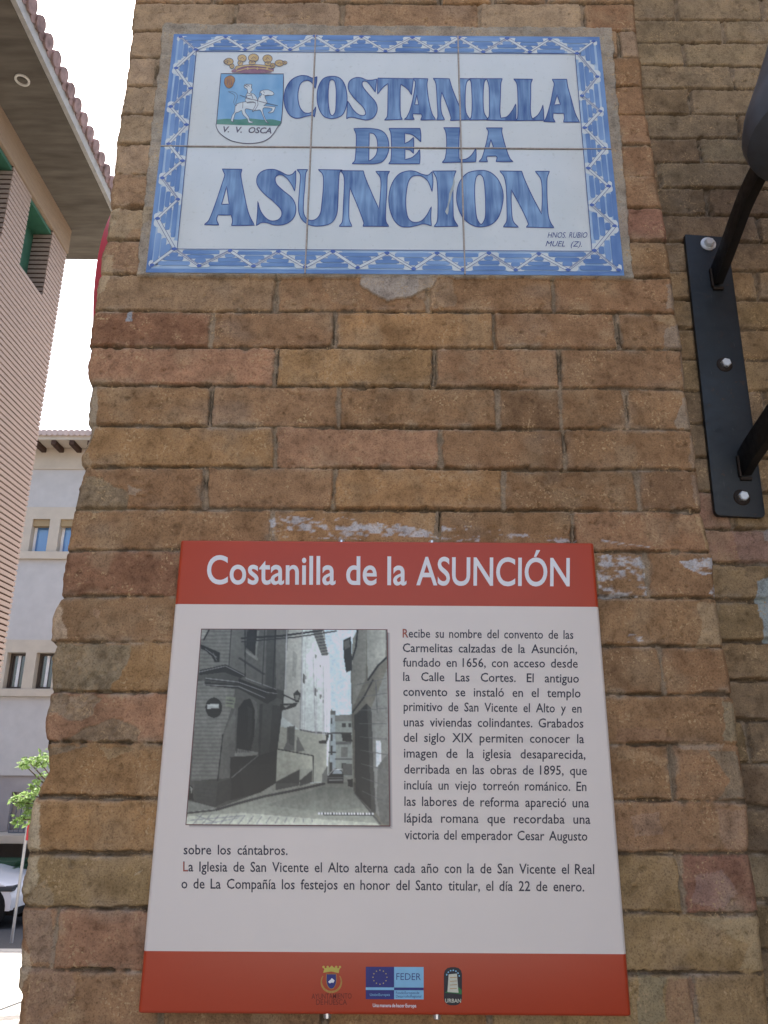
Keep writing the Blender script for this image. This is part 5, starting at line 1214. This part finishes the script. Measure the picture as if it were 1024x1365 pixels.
# pole sign
pb = ground_hit(15.5, 1256); pole = thing('street_pole', 'thin grey steel post with a red plate, in front of the parked white car', 'post', pb)
zt3 = atY(33, 1095, pb.y).z
mb = MB(); mb.tube([pb-Vector((0, 0, .05)), (pb.x, pb.y, zt3)], .024, 12); mb.build('post', varied('galvanised', (.42, .43, .44), .1, 10, .45, .4, metal=.4), pole, smooth=True)
mb = MB(); mb.box(pb.x+.012, pb.x+.42, pb.y-.034, pb.y-.026, atY(33, 1120, pb.y).z, atY(33, 1093, pb.y).z); mb.build('red_plate', M_SRED, pole, bevel=.003)

# car, nose to the right
cb = ground_hit(21, 1238, 15); CY = cb.y
car = thing('parked_car', 'white parked car at the foot of the lane, only its nose and front wheel showing', 'car', (cb.x-2, CY+.85, cb.z))
M_CARW = varied('white_car_paint', (.72, .74, .77), .03, 2, .25, .5, coat=.8); M_TYRE = varied('tyre', (.016, .016, .017), .2, 30, .8, .2); M_RIM = varied('alloy', (.4, .4, .42), .1, 10, .35, .5, metal=.8); M_CGL = glass('car_glass', (.02, .025, .03))
nx_ = atY(21, 1200, CY).x; zg = cb.z
prof = [(0, .30), (.02, .50), (-.03, .62), (-.10, .72), (-.35, .80), (-1.0, .93), (-1.15, .96), (-1.75, 1.42), (-2.1, 1.50), (-3.1, 1.48), (-3.75, 1.05), (-4.05, .98), (-4.15, .60), (-4.1, .30)]
prof_s = catmull([(a, b_, False) for a, b_ in prof], False, 4)
def ringy(yoff, ins, tum):
    return [(nx_+x*(1-ins)-.02*ins*100*0, CY+yoff, zg+z) for x, z in prof_s]
mb = MB(); slices = [(.0, .05), (.05, .012), (.16, 0), (.85, -.012), (1.54, 0), (1.65, .012), (1.70, .05)]
n = len(prof_s); V = []
for yo, ins in slices:
    for x, z in prof_s:
        tum = max(0, z-.95)*.35*(1 if yo < .85 else -1)*(1 if abs(yo-.85) > .5 else .5)
        fx = x-(.10 if abs(yo-.85) > .75 else (.03 if abs(yo-.85) > .6 else 0))*(1 if x > -1 else 0)
        V.append((nx_+fx, CY+yo+tum, zg+z*(1-ins*.4)))
F_ = []
for i in range(len(slices)-1):
    for k in range(n-1): F_.append((i*n+k, i*n+k+1, (i+1)*n+k+1, (i+1)*n+k))
    F_.append((i*n+n-1, i*n, (i+1)*n, (i+1)*n+n-1))
F_.append(tuple(range(n))); F_.append(tuple((len(slices)-1)*n+k for k in range(n))[::-1])
mb.v = V; mb.f = F_; mb.mi = [0]*len(F_); mb.build('body', M_CARW, car, smooth=True)
wr = .33
for wxx, wyy, sd_ in ((-.58, 0, -1), (-3.2, 0, -1), (-.58, 1.7, 1), (-3.2, 1.7, 1)):
    c_ = Vector((nx_+wxx, CY+wyy, zg+wr)); mb = MB(); mb.lathe(c_+Vector((0, -sd_*.18, 0)), (0, sd_, 0), [(wr-.03, 0), (wr, .03), (wr, .19), (wr-.03, .215), (wr-.1, .21)], 30); wl = mb.build('wheel', M_TYRE, car, smooth=True)
    mb = MB(); mb.lathe(c_+Vector((0, sd_*.03, 0)), (0, sd_, 0), [(wr-.1, 0), (wr-.1, .008), (wr-.13, -.0), (.06, .003), (.05, .015)], 20); mb.build('rim', M_RIM, wl, smooth=True)
    mb = MB(); mb.lathe(c_+Vector((0, -sd_*.1, 0)), (0, sd_, 0), [(wr+.07, 0), (wr+.07, .106), (wr+.01, .108)], 30); mb.build('wheel_arch', M_TYRE, car)
for yo, yw in ((-.012, .30), (1.40, .312)):
    mb = MB(); mb.box(nx_-.38, nx_-.085, CY+yo, CY+yo+yw, zg+.62, zg+.72); mb.build('headlight', varied('lamp_glass', (.07, .08, .09), .1, 20, .1, .6), car, bevel=.03)
mb = MB(); mb.box(nx_-.6, nx_-.01, CY+.1, CY+1.6, zg+.2, zg+.34); mb.build('bumper_skirt', M_TYRE, car, bevel=.02)
for yo in (.03, 1.66):
    mb = MB(); mb.quad((nx_-1.35, CY+yo, zg+.98), (nx_-3.5, CY+yo, zg+1.0), (nx_-3.1, CY+yo+(.14 if yo < 1 else -.14), zg+1.40), (nx_-1.85, CY+yo+(.14 if yo < 1 else -.14), zg+1.40)); mb.build('side_window', M_CGL, car)

# green waste container behind the car
db_ = BY-1.9; dxr = atY(17, 1160, db_).x; dz0 = gz(db_)
dump = thing('waste_container', 'dark green wheeled waste container standing behind the white car', 'container', (dxr-.6, db_, dz0))
M_DGR = varied('container_green', (.022, .06, .032), .2, 8, .55, .3); zt4 = atY(10, 1150, db_).z
mb = MB(); n0 = len(mb.v); x0_, x1_ = dxr-1.25, dxr
mb.v += [(x0_+.1, db_+.08, dz0+.18), (x1_-.1, db_+.08, dz0+.18), (x1_-.1, db_+.9, dz0+.18), (x0_+.1, db_+.9, dz0+.18), (x0_, db_, zt4-.22), (x1_, db_, zt4-.22), (x1_, db_+1, zt4-.22), (x0_, db_+1, zt4-.22)]
for f in ((0, 3, 2, 1), (4, 5, 6, 7), (0, 1, 5, 4), (1, 2, 6, 5), (2, 3, 7, 6), (3, 0, 4, 7)): mb.f.append(f); mb.mi.append(0)
mb.build('bin_body', M_DGR, dump, bevel=.03)
mb = MB(); mb.box(x0_-.04, x1_+.04, db_-.04, db_+1.02, zt4-.218, zt4-.10); mb.box(x0_+.05, x1_-.05, db_+.2, db_+1.0, zt4-.10, zt4); mb.build('lid', M_DGR, dump, bevel=.04)
for a in (x0_+.2, x1_-.2):
    for b_ in (db_+.2, db_+.8):
        mb = MB(); mb.lathe((a-.03, b_, dz0+.09), (1, 0, 0), [(.07, 0), (.09, .01), (.09, .05), (.07, .06)], 14); mb.build('castor', M_TYRE, dump)

# young tree: its left fringe shows past the wall corner
TY = 9.0
tr_b = atY(118, 1060, TY); tb_ = Vector((tr_b.x, TY, gz(TY)))
tree = thing('young_tree', 'young leafy tree whose bright green leaves peek out past the brick corner', 'tree', tb_)
M_BARK = varied('bark', (.13, .10, .075), .3, 20, .9, .1, .4, .01)
m, t, b = mat('leaf', .5, .35); M_LEAF = m
at_ = nd(t, 'ShaderNodeObjectInfo'); n = noise_node(t, 3.5, 3); r = ramp(t, n.outputs['Fac'], [(.3, (.15, .26, .075)), (.7, (.31, .43, .17))]); t.links.new(r.outputs[0], b.inputs['Base Color'])
tl = nd(t, 'ShaderNodeBsdfTranslucent'); t.links.new(r.outputs[0], tl.inputs[0]); mx = nd(t, 'ShaderNodeMixShader'); mx.inputs[0].default_value = .45
t.links.new(b.outputs[0], mx.inputs[1]); t.links.new(tl.outputs[0], mx.inputs[2]); t.links.new(mx.outputs[0], t.nodes['Material Output'].inputs[0])
rt = random.Random(3)
crown_c = [(atY(x, y, TY+dy_), r_) for x, y, dy_, r_ in ((52, 1014, 0, .085), (38, 1015, 0, .07), (30, 1017, .05, .04), (60, 1012, 0, .08), (48, 1045, 0, .06), (42, 1058, .05, .08), (34, 1064, 0, .08), (28, 1068, .02, .07), (20, 1065, 0, .04), (38, 1075, 0, .09), (36, 1090, .05, .07), (26, 1092, 0, .06), (44, 1080, 0, .09), (70, 1040, .1, .22), (85, 1010, 0, .3), (105, 1050, .2, .35), (95, 1090, 0, .3), (130, 1020, .1, .4), (120, 970, 0, .3), (150, 1060, 0, .4))]
mbl = MB(); mbb = MB()
hub = Vector((tb_.x, TY, atY(118, 1110, TY).z))
mbb.tube([tb_-Vector((0, 0, .1)), tb_+Vector((.02, 0, .6)), hub], [.06, .045, .035], 10)
for c_, r_ in crown_c:
    midp = hub.lerp(c_, .5)+Vector((0, 0, .05)); mbb.tube([hub, midp, c_], [.02, .012, .004], 6)
    for k in range(int(14+r_*330)):
        v = Vector((rt.gauss(0, 1), rt.gauss(0, 1), rt.gauss(0, 1))); v.normalize(); p = c_+v*r_*(rt.random()**.5)
        d = Vector((rt.uniform(-1, 1), rt.uniform(-1, 1), rt.uniform(-.9, .4))).normalized(); sd2 = d.cross(Vector((rt.uniform(-1, 1), rt.uniform(-1, 1), rt.uniform(-.3, 1)))).normalized(); L = rt.uniform(.035, .075); w_ = L*.3
        nn_ = d.cross(sd2)*L*.12
        mbl.quad(p, p+d*L*.45+sd2*w_+nn_, p+d*L, p+d*L*.45-sd2*w_+nn_)
mbb.build('trunk', M_BARK, tree, smooth=True); mbl.build('crown', M_LEAF, tree)
